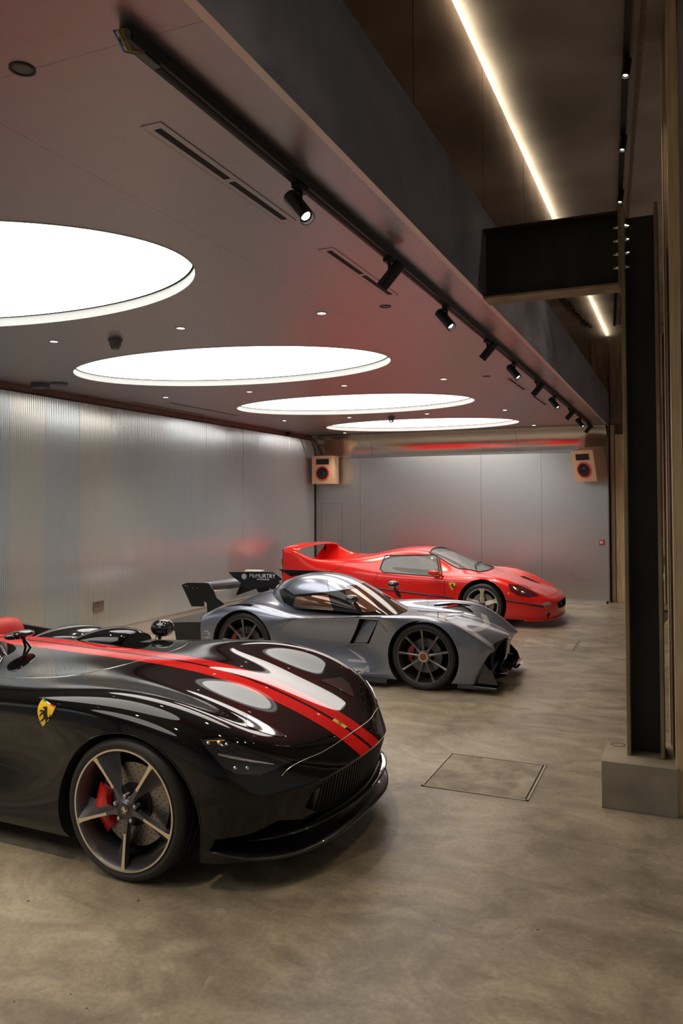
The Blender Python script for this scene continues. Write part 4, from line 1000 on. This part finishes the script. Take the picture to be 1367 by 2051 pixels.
# roof fin, dorsal fin, rear wing
MB().prism([(-2.03, 1.064), (-1.86, .985), (-1.6, 1.03), (-1.34, 1.035), (-1.16, .985), (-1.06, .945), (-1.10, .985), (-1.2, 1.025), (-1.36, 1.058), (-1.6, 1.062)], 'y', .07, .085).build('roof_fin', 'black_gloss', gc, 30)
df = MB().prism([(-2.66, 1.018), (-2.12, 1.035), (-2.03, 1.02), (-1.93, .955), (-2.2, .86), (-2.56, .74), (-2.49, .896), (-2.60, .96)], 'y', -.008, .008).build('dorsal_fin', 'black_metal', gc, 0)
text('logo_lettering', 'McMURTRY', .068, 'badge_white', df, (-2.20, -.0085, .985), (PI/2, 0, 0))
text('logo_lettering', 'AUTOMOTIVE', .026, 'badge_white', df, (-2.19, -.0085, .945), (PI/2, 0, 0))
MB().prism([(-2.42, 1.032), (-2.2, 1.038), (-2.2, 1.052), (-2.42, 1.050)], 'y', -.04, .04).build('fin_camera', 'white_plastic', df, 0)
b = MB()
for k in range(6):
    a = PI/6+PI*k/3; c0 = Vector((-2.445, -.0092, .972)); q = c0+Vector((.017*math.cos(a), 0, .017*math.sin(a)))
    b.path([q+Vector((.016*math.cos(a+t_), 0, .016*math.sin(a+t_))) for t_ in [2*PI*i/10 for i in range(11)]], .0022, 5)
b.build('logo_emblem', 'badge_white', df, 0)['kind'] = 'stuff'
ep = [(-2.814, .932), (-2.738, .957), (-2.463, .964), (-2.401, .893), (-2.361, .808), (-2.251, .741), (-2.475, .639), (-2.482, .741), (-2.521, .766), (-2.52, .703), (-2.68, .695)]
for s in (-1, 1):
    e = MB().prism(ep, 'y', s*.755-.006, s*.755+.006).build('wing_end_plate', 'black_metal', gc, 0)
    for px, pz in ((-2.76, .925), (-2.73, .92), (-2.66, .90), (-2.60, .905)): MB().tube((px, s*.762, pz), (px, s*.768, pz), .006, n=8).build('plate_bolt', 'steel_bright', e)
def foil(name, x0, z0, chord, tilt, y0, y1, m_, par, thick=.16):
    rings = []
    for y in (y0, y0*.6+y1*.4, y0*.4+y1*.6, y1):
        r = []
        for k in range(12):
            a = 2*PI*k/12; u = .5-.5*math.cos(a); t_ = thick*.5*math.sin(a)*(1-u*.7); px, pz = u*chord, t_*chord
            r.append((x0+px*math.cos(tilt)-pz*math.sin(tilt), y, z0+px*math.sin(tilt)+pz*math.cos(tilt)))
        rings.append(r)
    return loft(name, rings, m_, par, 2)
foil('wing_element', -2.80, .925, .36, -.20, -.75, .75, 'black_gloss', gc)
foil('wing_flap', -2.84, .90, .14, -.65, -.75, .75, 'black_gloss', gc)
# rear diffuser deck
loft('rear_diffuser', [[(-2.50, y, .52), (-3.22, y*.98, .47), (-3.24, y*.98, .44), (-2.50, y, .30)] for y in (-.66, -.3, .3, .66)], 'carbon', gc, 0, smooth=20)
for y in (-.5, -.2, .2, .5): MB().prism([(-2.5, .34), (-3.1, .45), (-3.05, .20), (-2.5, .14)], 'y', y-.006, y+.006).build('diffuser_fin', 'carbon', gc, 0)
# floor edges, splitter, nose fins
for s in (-1, 1):
    MB().prism([(-1.62, .05), (-.36, .05), (-.36, .085), (-1.62, .075)], 'y', min(s*.70, s*.80), max(s*.70, s*.80)).build('floor_edge', 'black_gloss', gc, 0, bevel=.004)
    MB().prism([(.33, .045), (.70, .055), (.72, .075), (.33, .085)], 'y', min(s*.40, s*.70), max(s*.40, s*.70)).build('splitter_blade', 'black_gloss', gc, 0, bevel=.004)
    MB().prism([(.48, .08), (.70, .09), (.66, .20), (.56, .30), (.50, .36)], 'y', s*.62-.008, s*.62+.008).build('nose_fin', 'black_gloss', gc, 0)
    MB().prism([(.46, .06), (.74, .13), (.76, .17), (.46, .12)], 'y', min(s*.10, s*.40), max(s*.10, s*.40)).build('splitter_blade', 'black_gloss', gc, 0, bevel=.004)
    loft('nose_bar', [[(.62+dx, s*y, z+dz) for dx, dz in ((-.02, -.012), (.02, -.008), (.02, .012), (-.02, .014))] for y, z in ((.60, .17), (.42, .20), (.2, .24))], 'rim_grey', gc, 1)
MB().prism([(.48, .10), (.60, .10), (.68, .28), (.70, .44), (.55, .42)], 'y', -.09, .09).build('nose_keel', 'black_gloss', gc, 0, bevel=.01)
# side duct blade and louvre lips, mirrors, lines
for s in (-1, 1):
    q_ = [(-.765, .405, .685), (-.59, .43, .742), (-.468, .655, .772), (-.63, .664, .70)]
    MB().add([(x, s*y, z) for x, z, y in q_]+[(x, s*(y-.03), z) for x, z, y in q_], [(0, 1, 2, 3), (7, 6, 5, 4), (0, 4, 5, 1), (1, 5, 6, 2), (2, 6, 7, 3), (3, 7, 4, 0)]).build('duct_blade', 'paint_grey', gc, 0, bevel=.006)
    MB().prism([(-.84, .40), (-.60, .425), (-.60, .415), (-.84, .392)], 'y', min(s*.70, s*.74), max(s*.70, s*.74)).build('duct_lip', 'paint_grey', gc, 0)
    loft('side_strake', [[(x, s*y, z+dz) for y, dz in ((yy-.06, .0), (yy, .004), (yy+.006, -.004), (yy-.06, -.022))] for x, yy, z in ((-1.56, .765, .628), (-1.40, .785, .636), (-1.0, .785, .664), (-.70, .785, .690), (-.52, .785, .702), (-.40, .775, .706))], 'paint_grey', gc, 1, smooth=20)
    seam(sk2, [(-1.60, s*2, .50), (-1.50, s*2, .57), (-1.44, s*2, .64)], (0, -s, 0), .002, 'panel_gap', 'seam_dark', gc)
    seam(sk2, [(-.36, s*2, .55), (-.42, s*2, .62), (-.47, s*2, .70)], (0, -s, 0), .002, 'panel_gap', 'seam_dark', gc)
    seam(sk2, [(-.40, s*.72, 2), (-.36, s*.60, 2), (-.34, s*.50, 2)], (0, 0, -1), .002, 'panel_gap', 'seam_dark', gc)
    seam(sk2, [(-.36, s*.20, 2), (-.05, s*.30, 2), (.12, s*.40, 2)], (0, 0, -1), .005, 'hood_slot', 'black_gloss', gc)
    seam(sk2, [(.02, s*.02, 2), (.06, s*.16, 2), (.14, s*.26, 2)], (0, 0, -1), .005, 'hood_slot', 'black_gloss', gc)
    # diagonal grey bars low on the flank
    for k, (a, b_, c_, d) in enumerate([((-.84, .37), (-.62, .27), (-.62, .235), (-.80, .345)), ((-.80, .25), (-.60, .25), (-.60, .225), (-.80, .225)), ((-.74, .17), (-.56, .17), (-.56, .14), (-.74, .145)), ((-.70, .10), (-.58, .205), (-.56, .18), (-.66, .10))]):
        panel(sk2, prism_me([a, b_, c_, d], 'y', min(s*.5, s*1), max(s*.5, s*1)), 'flank_bar', 'decal_grey', gc, .0012)
panel(sk2, prism_me([(-.22, -.02), (.10, -.10), (.14, .02), (-.18, .12)], 'z', .4, 1), 'hood_stripe', 'stripe_silver', gc, .0012)
panel(sk2, prism_me([(.475-.5*(y_/10)**2, y_/10) for y_ in range(-5, 6)]+[(.405-.5*(y_/10)**2, y_/10) for y_ in range(5, -6, -1)], 'z', .35, 1), 'hood_stripe', 'stripe_silver', gc, .0014)
# race number roundel
panel(sk2, prism_me([(-2.475+.046*math.cos(2*PI*k/32), .40+.046*math.sin(2*PI*k/32)) for k in range(32)], 'y', -1, -.6), 'number_roundel', 'decal_grey', gc, .0015)
h, n = sk2.cast((-2.475, -2, .40), (0, 1, 0)); text('number_lettering', '223', .058, 'badge_black', gc, (h.x, h.y-.004, h.z), (PI/2, 0, .05))
panel(skc, prism_me([(-1.915+.03*math.cos(2*PI*k/24), .90+.03*math.sin(2*PI*k/24)) for k in range(24)], 'y', -.6, -.02), 'tow_roundel', 'badge_red', can, .002)
panel(skc, prism_me([(-1.905+.018*math.cos(2*PI*k/24), .90+.018*math.sin(2*PI*k/24)) for k in range(24)], 'y', -.6, -.02), 'tow_roundel', 'badge_white', can, .003)
def coupe_mirror(x, y, z, s):
    rings = [[(x-.07*t_+.05, y+r*1.15*math.cos(a), z+r*.75*math.sin(a)) for a in [2*PI*k/8 for k in range(8)]] for t_, r in ((0, .02), (.4, .058), (1.2, .065), (2.0, .05))]
    o = loft('mirror', rings, 'black_gloss', gc, 2)
    rg = [[(x-.0+u+dx, y-s*.02+dy, zz) for dx, dy in ((-.03, -.012), (.03, -.012), (.035, .012), (-.03, .012))] for zz, u in ((z-.03, 0), (z-.09, .03), (z-.16, .07))]
    loft('mirror_stem', rg, 'black_metal', o, 1)
coupe_mirror(-.80, -.58, .845, -1); coupe_mirror(-.76, .60, .885, 1)
MB().path([(.03, -.32, .62), (.03, -.32, .725)], .004, 6).build('antenna', 'black_metal', gc)
# wheels: nine slim spokes and a centre nut
def coupe_wheel(R, w_):
    rr = .268; o = link('wheel', rim_barrel(rr, w_).mesh('rim'), 'rim_grey', None, 40)
    tyre_mb(R, rr, w_, False).build('tyre', 'tyre', o, 40)
    for k in range(9):
        a = math.radians(94)+2*PI*k/9; sp = []
        for r, hw, y in ((.05, .014, .022), (.10, .009, .026), (.18, .0085, .02), (.255, .012, .006)):
            sp.append([rot_y((r, y, -hw), a), rot_y((r, y-.003, 0), a), rot_y((r, y, hw), a), rot_y((r, y+.03, hw*.8), a), rot_y((r, y+.03, -hw*.8), a)])
        b = MB(); kk = 5; v = [p for q in sp for p in q]; f = [(i*kk+j, i*kk+(j+1) % kk, (i+1)*kk+(j+1) % kk, (i+1)*kk+j) for i in range(3) for j in range(kk)]+[tuple(range(kk-1, -1, -1)), tuple(range(3*kk, 4*kk))]
        b.add(v, f); b.build('spoke', 'rim_grey', o, 20)
    MB().lathe([(.001, .02), (.06, .02), (.066, .03), (.06, .07), (.001, .07)], 36, 'y', closed=False).build('hub', 'rim_grey', o)
    b = MB()
    for k in range(20):
        a = 2*PI*k/20; c = (.047*math.cos(a), 0, .047*math.sin(a)); b.tube((c[0], .0, c[2]), (c[0], .02, c[2]), .0055, n=6)
    b.lathe([(.046, .0), (.046, .02), (.034, .02), (.034, .0)], 36, 'y'); b.build('nut_ring', 'steel_bright', o)
    MB().lathe([(.036, .004), (.034, -.002), (.001, -.003), (.001, .004)], 32, 'y').build('centre_nut', 'hub_orange', o)
    brake(o, .17, .085, 'caliper_dark', PI-.25, False, 'rim_dark'); return o
wh = coupe_wheel(.33, .25); place_wheel(wh, gc, 0, -.745, .33, False)
for x, far in ((-2.03, False), (0, True), (-2.03, True)):
    q = copy_tree(wh, gc); place_wheel(q, gc, x, .745 if far else -.745, .33, far)
# ------------------------------------------------------------------ red coupe
mat('paint_red', (0.74, 0.010, 0.007), 0.25, 0.0, 0.55)
mat('car_glass', (0.30, 0.34, 0.35), 0.03, 0.0, 1.0, alpha=.42)
mat('lamp_red_glass', (0.085, 0.012, 0.016), 0.04, 0.0, 1.0)
mat('interior_dark', (0.03, 0.028, 0.027), 0.7)
fc_ = thing('red_coupe', 'red low sports coupe with a tall looped rear wing', 'car', (-2.77, 12.72, 0))
R3 = [
 st(-3.37, [(.84, .25), (.90, .32), (.93, .50), (.935, .68), (.935, .88), (.915, 1.085), (.83, 1.08), (.74, .80), (0, .80)]),
 st(-3.12, [(.86, .15), (.93, .22), (.96, .48), (.965, .66), (.96, .86), (.935, 1.065), (.85, 1.06), (.74, .80), (0, .80)]),
 st(-2.82, [(.88, .12), (.95, .20), (.985, .46), (.985, .64), (.965, .80), (.915, .90), (.84, .90), (.70, .84), (0, .84)]),
 st(-2.45, [(.88, .11), (.96, .18), (.99, .44), (.99, .62), (.965, .79), (.89, .91), (.80, .93), (.60, .895), (0, .895)]),
 st(-2.05, [(.88, .11), (.96, .18), (.985, .42), (.98, .60), (.955, .77), (.87, .905), (.76, .965), (.50, .965), (0, .965)]),
 st(-1.70, [(.88, .11), (.95, .18), (.96, .40), (.95, .57), (.93, .74), (.81, .88), (.67, 1.02), (.42, 1.06), (0, 1.065)]),
 st(-1.35, [(.88, .11), (.95, .18), (.94, .40), (.93, .56), (.92, .72), (.785, .83), (.60, 1.07), (.38, 1.115), (0, 1.125)]),
 st(-.95, [(.88, .11), (.95, .18), (.93, .40), (.92, .56), (.915, .71), (.785, .79), (.60, 1.06), (.38, 1.115), (0, 1.125)]),
 st(-.60, [(.88, .11), (.95, .18), (.93, .40), (.925, .56), (.925, .70), (.79, .755), (.635, .90), (.38, .965), (0, .98)]),
 st(-.25, [(.89, .11), (.955, .18), (.95, .40), (.95, .57), (.94, .70), (.80, .765), (.60, .79), (.34, .825), (0, .84)]),
 st(.0, [(.89, .11), (.955, .18), (.97, .40), (.97, .58), (.945, .705), (.78, .79), (.52, .715), (.30, .735), (0, .745)]),
 st(.28, [(.89, .11), (.95, .18), (.965, .38), (.96, .54), (.93, .66), (.76, .75), (.50, .635), (.28, .66), (0, .67)]),
 st(.55, [(.88, .11), (.94, .18), (.95, .34), (.94, .47), (.90, .57), (.72, .645), (.48, .545), (.26, .57), (0, .58)]),
 [(.74, .86, .11), (.74, .91, .18), (.76, .91, .30), (.77, .90, .39), (.79, .86, .455), (.80, .69, .51), (.82, .46, .46), (.83, .25, .48), (.83, 0, .485)],
 [(.86, .80, .11), (.88, .84, .18), (.90, .83, .27), (.91, .82, .33), (.92, .78, .37), (.985, .62, .39), (1.03, .42, .385), (1.055, .22, .39), (1.06, 0, .39)],
]
F3 = [
 [(.95, .62, .11), (.97, .64, .18), (.98, .64, .26), (.985, .63, .33)],
 [(1.01, .42, .11), (1.03, .42, .18), (1.04, .42, .26), (1.04, .42, .33)],
 [(1.03, .22, .11), (1.06, .22, .18), (1.065, .22, .26), (1.065, .22, .33)],
 [(1.04, 0, .11), (1.07, 0, .18), (1.075, 0, .26), (1.07, 0, .33)],
]
sk3 = Skin(body_net(R3, F3, crease_lines=[(6, 0, 3, .4), (5, 0, 3, .3), (5, 5, 9, .35), (6, 5, 8, .3)], lip_crease=.1, bottom_crease=.85))
win = [(-1.63, .995), (-1.645, .80), (-1.58, .745), (-.66, .705), (-.80, 1.005), (-.88, 1.02)]
quart = [(-.775, .985), (-.63, .715), (-.52, .72), (-.735, .985)]
wsp = [(-.93, -.53), (-.96, -.3), (-.97, 0), (-.96, .3), (-.93, .53), (-.42, .66), (-.14, .50), (-.08, .25), (-.07, 0), (-.08, -.25), (-.14, -.50), (-.42, -.66)]
cuts = [cyl_me(0, .325, .368, -1.2, -.60), cyl_me(0, .325, .368, .60, 1.2), cyl_me(-2.58, .335, .385, -1.2, -.58), cyl_me(-2.58, .335, .385, .58, 1.2)]
cuts += [prism_me(win, 'y', -1.2, 1.2)]
cuts += [prism_me(wsp, 'z', .68, 1.4)]
cuts += [prism_me([(.985+.0, .0)] and sup(0, .297, .42, .055, 48, 4), 'x', .90, 1.3)]
cuts += [MB().tube((.8, s_*.70, .185), (1.3, s_*.70, .185), .036, n=20).mesh('cut') for s_ in (-1, 1)]
cuts += [prism_me([(.30, s_*.40), (.36, s_*.52), (.62, s_*.46), (.66, s_*.40), (.55, s_*.34)], 'z', .50, .9) for s_ in (-1, 1)]
body3 = link('body', dress(boolean(sk3.me, cuts), sk3), ['paint_red', 'interior_dark'], fc_, 0)
for s, (y0, y1) in ((-1, (-1.2, -.3)), (1, (.3, 1.2))):
    panel(sk3, prism_me([(a, b_) for a, b_ in win], 'y', y0, y1), 'side_window', 'car_glass', fc_, -.004)
    seam(sk3, [(a, s*2, b_) for a, b_ in win+win[:1]], (0, -s, 0), .010, 'window_frame', 'black_metal', fc_)
    seam(sk3, [(-.76, s*2, .98), (-.645, s*2, .74)], (0, -s, 0), .014, 'window_post', 'black_metal', fc_)
    # door joint, black waist line
    seam(sk3, [(-1.66, s*2, .74), (-1.72, s*2, .60), (-1.66, s*2, .45), (-1.60, s*2, .20)], (0, -s, 0), .0035, 'panel_gap', 'seam_dark', fc_)
    seam(sk3, [(-.56, s*2, .72), (-.58, s*2, .60), (-.57, s*2, .40), (-.55, s*2, .22)], (0, -s, 0), .0035, 'panel_gap', 'seam_dark', fc_)
    seam(sk3, [(-2.22, s*2, .545), (-1.5, s*2, .48), (-.9, s*2, .43), (-.44, s*2, .395)], (0, -s, 0), .014, 'waist_line', 'black_metal', fc_)
    seam(sk3, [(.36, s*2, .405), (.6, s*2, .372), (.84, s*2, .325), (.88, s*2, .315)], (0, -s, 0), .014, 'waist_line', 'black_metal', fc_)
    seam(sk3, [(-1.72, s*2, .905), (-1.95, s*2, .88), (-2.2, s*2, .90)], (0, -s, 0), .003, 'panel_gap', 'seam_dark', fc_)
    seam(sk3, [(-2.2, s*2, .90), (-2.35, s*2, .78), (-2.5, s*2, .72)], (0, -s, 0), .003, 'panel_gap', 'seam_dark', fc_)
ws3 = panel(sk3, prism_me(wsp, 'z', .68, 1.4), 'windscreen', 'car_glass', fc_, -.003)
seam(sk3, [(a, b_, 2) for a, b_ in wsp+wsp[:1]], (0, 0, -1), .011, 'screen_frame', 'black_metal', fc_)
MB().path(spline([(-.20, -.42, .80), (-.28, -.15, .86), (-.27, .18, .868)], 6), .009, 6).build('wiper', 'black_metal', fc_)
MB().box(-.50, -.49, -.50, -.44, .80, .87).build('sticker', 'badge_white', fc_, 0)
seam(sk3, spline([(.70, -.80, 1), (.82, -.66, 1), (.905, -.45, 1), (.94, -.2, 1), (.945, 0, 1), (.94, .2, 1), (.905, .45, 1), (.82, .66, 1), (.70, .80, 1)], 6), (0, 0, -1), .0035, 'panel_gap', 'seam_dark', fc_)
# cabin: seats and dash seen through the glass
for s in (-1, 1):
    loft('seat', [[(-1.30+dx-.18*t_, s*.36+dy, .40+.52*t_) for dx, dy in ((-.07, -.20), (.05, -.18), (.07, 0), (.05, .18), (-.07, .20))] for t_ in (0, .4, .8, 1.0)], 'red_leather', fc_)
loft('dashboard', [[(-.62, y, .62), (-.30, y, .66), (-.25, y, .72), (-.60, y, .76)] for y in (-.62, -.2, .2, .62)], 'interior_dark', fc_, 1)
# lamps
for s in (-1, 1):
    lp = panel(sk3, prism_me([(.38, .638), (.52, .618), (.68, .552), (.81, .470), (.70, .452), (.54, .475), (.42, .545)], 'y', min(s*.74, s*1.2), max(s*.74, s*1.2)), 'headlamp', 'lamp_red_glass', fc_, .003)
    for x, z, r in ((.50, .562, .024), (.60, .52, .024)):
        h, n = sk3.cast((x, s*2, z), (0, -s, 0)); MB().ball(h, r*1.4, .012, r*.9, 14, 8).build('lamp_lens', 'lamp_chrome', lp)
    panel(sk3, prism_me([(s*.745+.085*math.cos(2*PI*k/24), .352+.022*math.sin(2*PI*k/24)-.0) for k in range(24)], 'x', .5, 1.3), 'marker_lamp', 'lamp_glass', fc_, .003)
    h, n = sk3.cast((.40, s*2, .50), (0, -s, 0)); MB().ball(h, .018, .006, .012, 12, 8).build('side_marker', 'lamp_amber', fc_)
    # mirror
    rings = [[(-.72+.20*(u-.5), s*(.98+.09*t_)+0*u, .765+.045*math.sin(a)*r+.02*t_) for a, u in [(2*PI*k/10, .5+.5*math.cos(2*PI*k/10)*r) for k in range(10)]] for t_, r in ((-.9, .35), (-.2, .75), (.3, 1.0), (.9, .9), (1.15, .4))]
    mo = loft('mirror', rings, 'paint_red', fc_, 2)
    MB().path([(-.66, s*.97, .755), (-.62, s*.90, .72), (-.60, s*.86, .69)], .018, 8).build('mirror_arm', 'paint_red', mo)
MB().prism(sup(0, .297, .415, .05, 48, 4), 'x', .902, .91).build('grille_backing', 'liner', fc_, 0)
MB().prism(horse_poly(.075, -.12, .297), 'x', 1.03, 1.04).build('grille_horse', 'chrome_line', fc_, 0)
shield_badge(sk3, fc_, -.455, .575, .10, .125, -1)
loft('front_lip', [[(x, y, .10), (x+.02, y*1.01, .105), (x+.015, y*1.01, .125), (x-.04, y*.97, .125)] for x, y in ((.60, -.93), (.85, -.83), (.97, -.62), (1.04, -.35), (1.06, 0), (1.04, .35), (.97, .62), (.85, .83), (.60, .93))], 'paint_red', fc_, 2)
# looped rear wing between the tail fins
rings = []
for y, zc_, x0, x1, th in ((-.90, 1.055, -3.375, -3.03, .07), (-.82, 1.085, -3.385, -3.03, .075), (-.66, 1.108, -3.39, -3.03, .07), (-.35, 1.122, -3.395, -3.03, .062), (0, 1.128, -3.40, -3.03, .06), (.35, 1.122, -3.395, -3.03, .062), (.66, 1.108, -3.39, -3.03, .07), (.82, 1.085, -3.385, -3.03, .075), (.90, 1.055, -3.375, -3.03, .07)):
    rings.append([(x0, y, zc_), (x0+.05, y, zc_+th*.4), ((x0+x1)/2, y, zc_+th*.5), (x1, y, zc_-.01), ((x0+x1)/2, y, zc_-th*.5), (x0+.03, y, zc_-th*.6)])
loft('rear_wing', rings, 'paint_red', fc_, 2)
for x, z, r in ((0, .325, .37), (-2.58, .335, .387)):
    for s in (-1, 1):
        out = []
        for k in range(41):
            a = -.42+(PI+.84)*k/40; p = Vector((x+r*math.cos(a), s*2, z+r*math.sin(a)))
            if p.z < .13: continue
            h, n = sk3.cast(p, (0, -s, 0))
            if h: out.append(h)
        MB().path(out, .004, 6).build('arch_lip', 'paint_red', fc_)
def red_wheel(R, w_, rr):
    o = link('wheel', rim_barrel(rr, w_, lip=.012).mesh('rim'), 'rim_silver', None, 40)
    tyre_mb(R, rr, w_).build('tyre', 'tyre', o, 40)
    for k in range(5):
        a = math.radians(90)+2*PI*k/5; sp = []
        for r, hw, y in ((.03, .030, .03), (.09, .036, .022), (.15, .026, .020), (.20, .030, .016), (.235, .05, .008)):
            sp.append([rot_y((r, y+.006, -hw), a), rot_y((r, y, -hw*.35), a), rot_y((r, y+.006, 0), a), rot_y((r, y, hw*.35), a), rot_y((r, y+.006, hw), a), rot_y((r, y+.05, hw*.8), a), rot_y((r, y+.05, -hw*.8), a)])
        b = MB(); kk = 7; v = [p for q in sp for p in q]; n = len(sp); f = [(i*kk+j, i*kk+(j+1) % kk, (i+1)*kk+(j+1) % kk, (i+1)*kk+j) for i in range(n-1) for j in range(kk)]+[tuple(range(kk-1, -1, -1)), tuple(range((n-1)*kk, n*kk))]
        b.add(v, f); b.build('spoke', 'rim_silver', o, 30)
    MB().lathe([(.001, .008), (.022, .008), (.026, .02), (.05, .026), (.05, .07), (.001, .07)], 32, 'y', closed=False).build('hub', 'rim_dark', o)
    brake(o, .165, .09, None, 0, False); return o
wh = red_wheel(.315, .24, .245); place_wheel(wh, fc_, 0, -.945, .315, False)
q = copy_tree(wh, fc_); place_wheel(q, fc_, 0, .945, .315, True)
wh = red_wheel(.33, .33, .245); place_wheel(wh, fc_, -2.58, -.955, .33, False)
q = copy_tree(wh, fc_); place_wheel(q, fc_, -2.58, .955, .33, True)
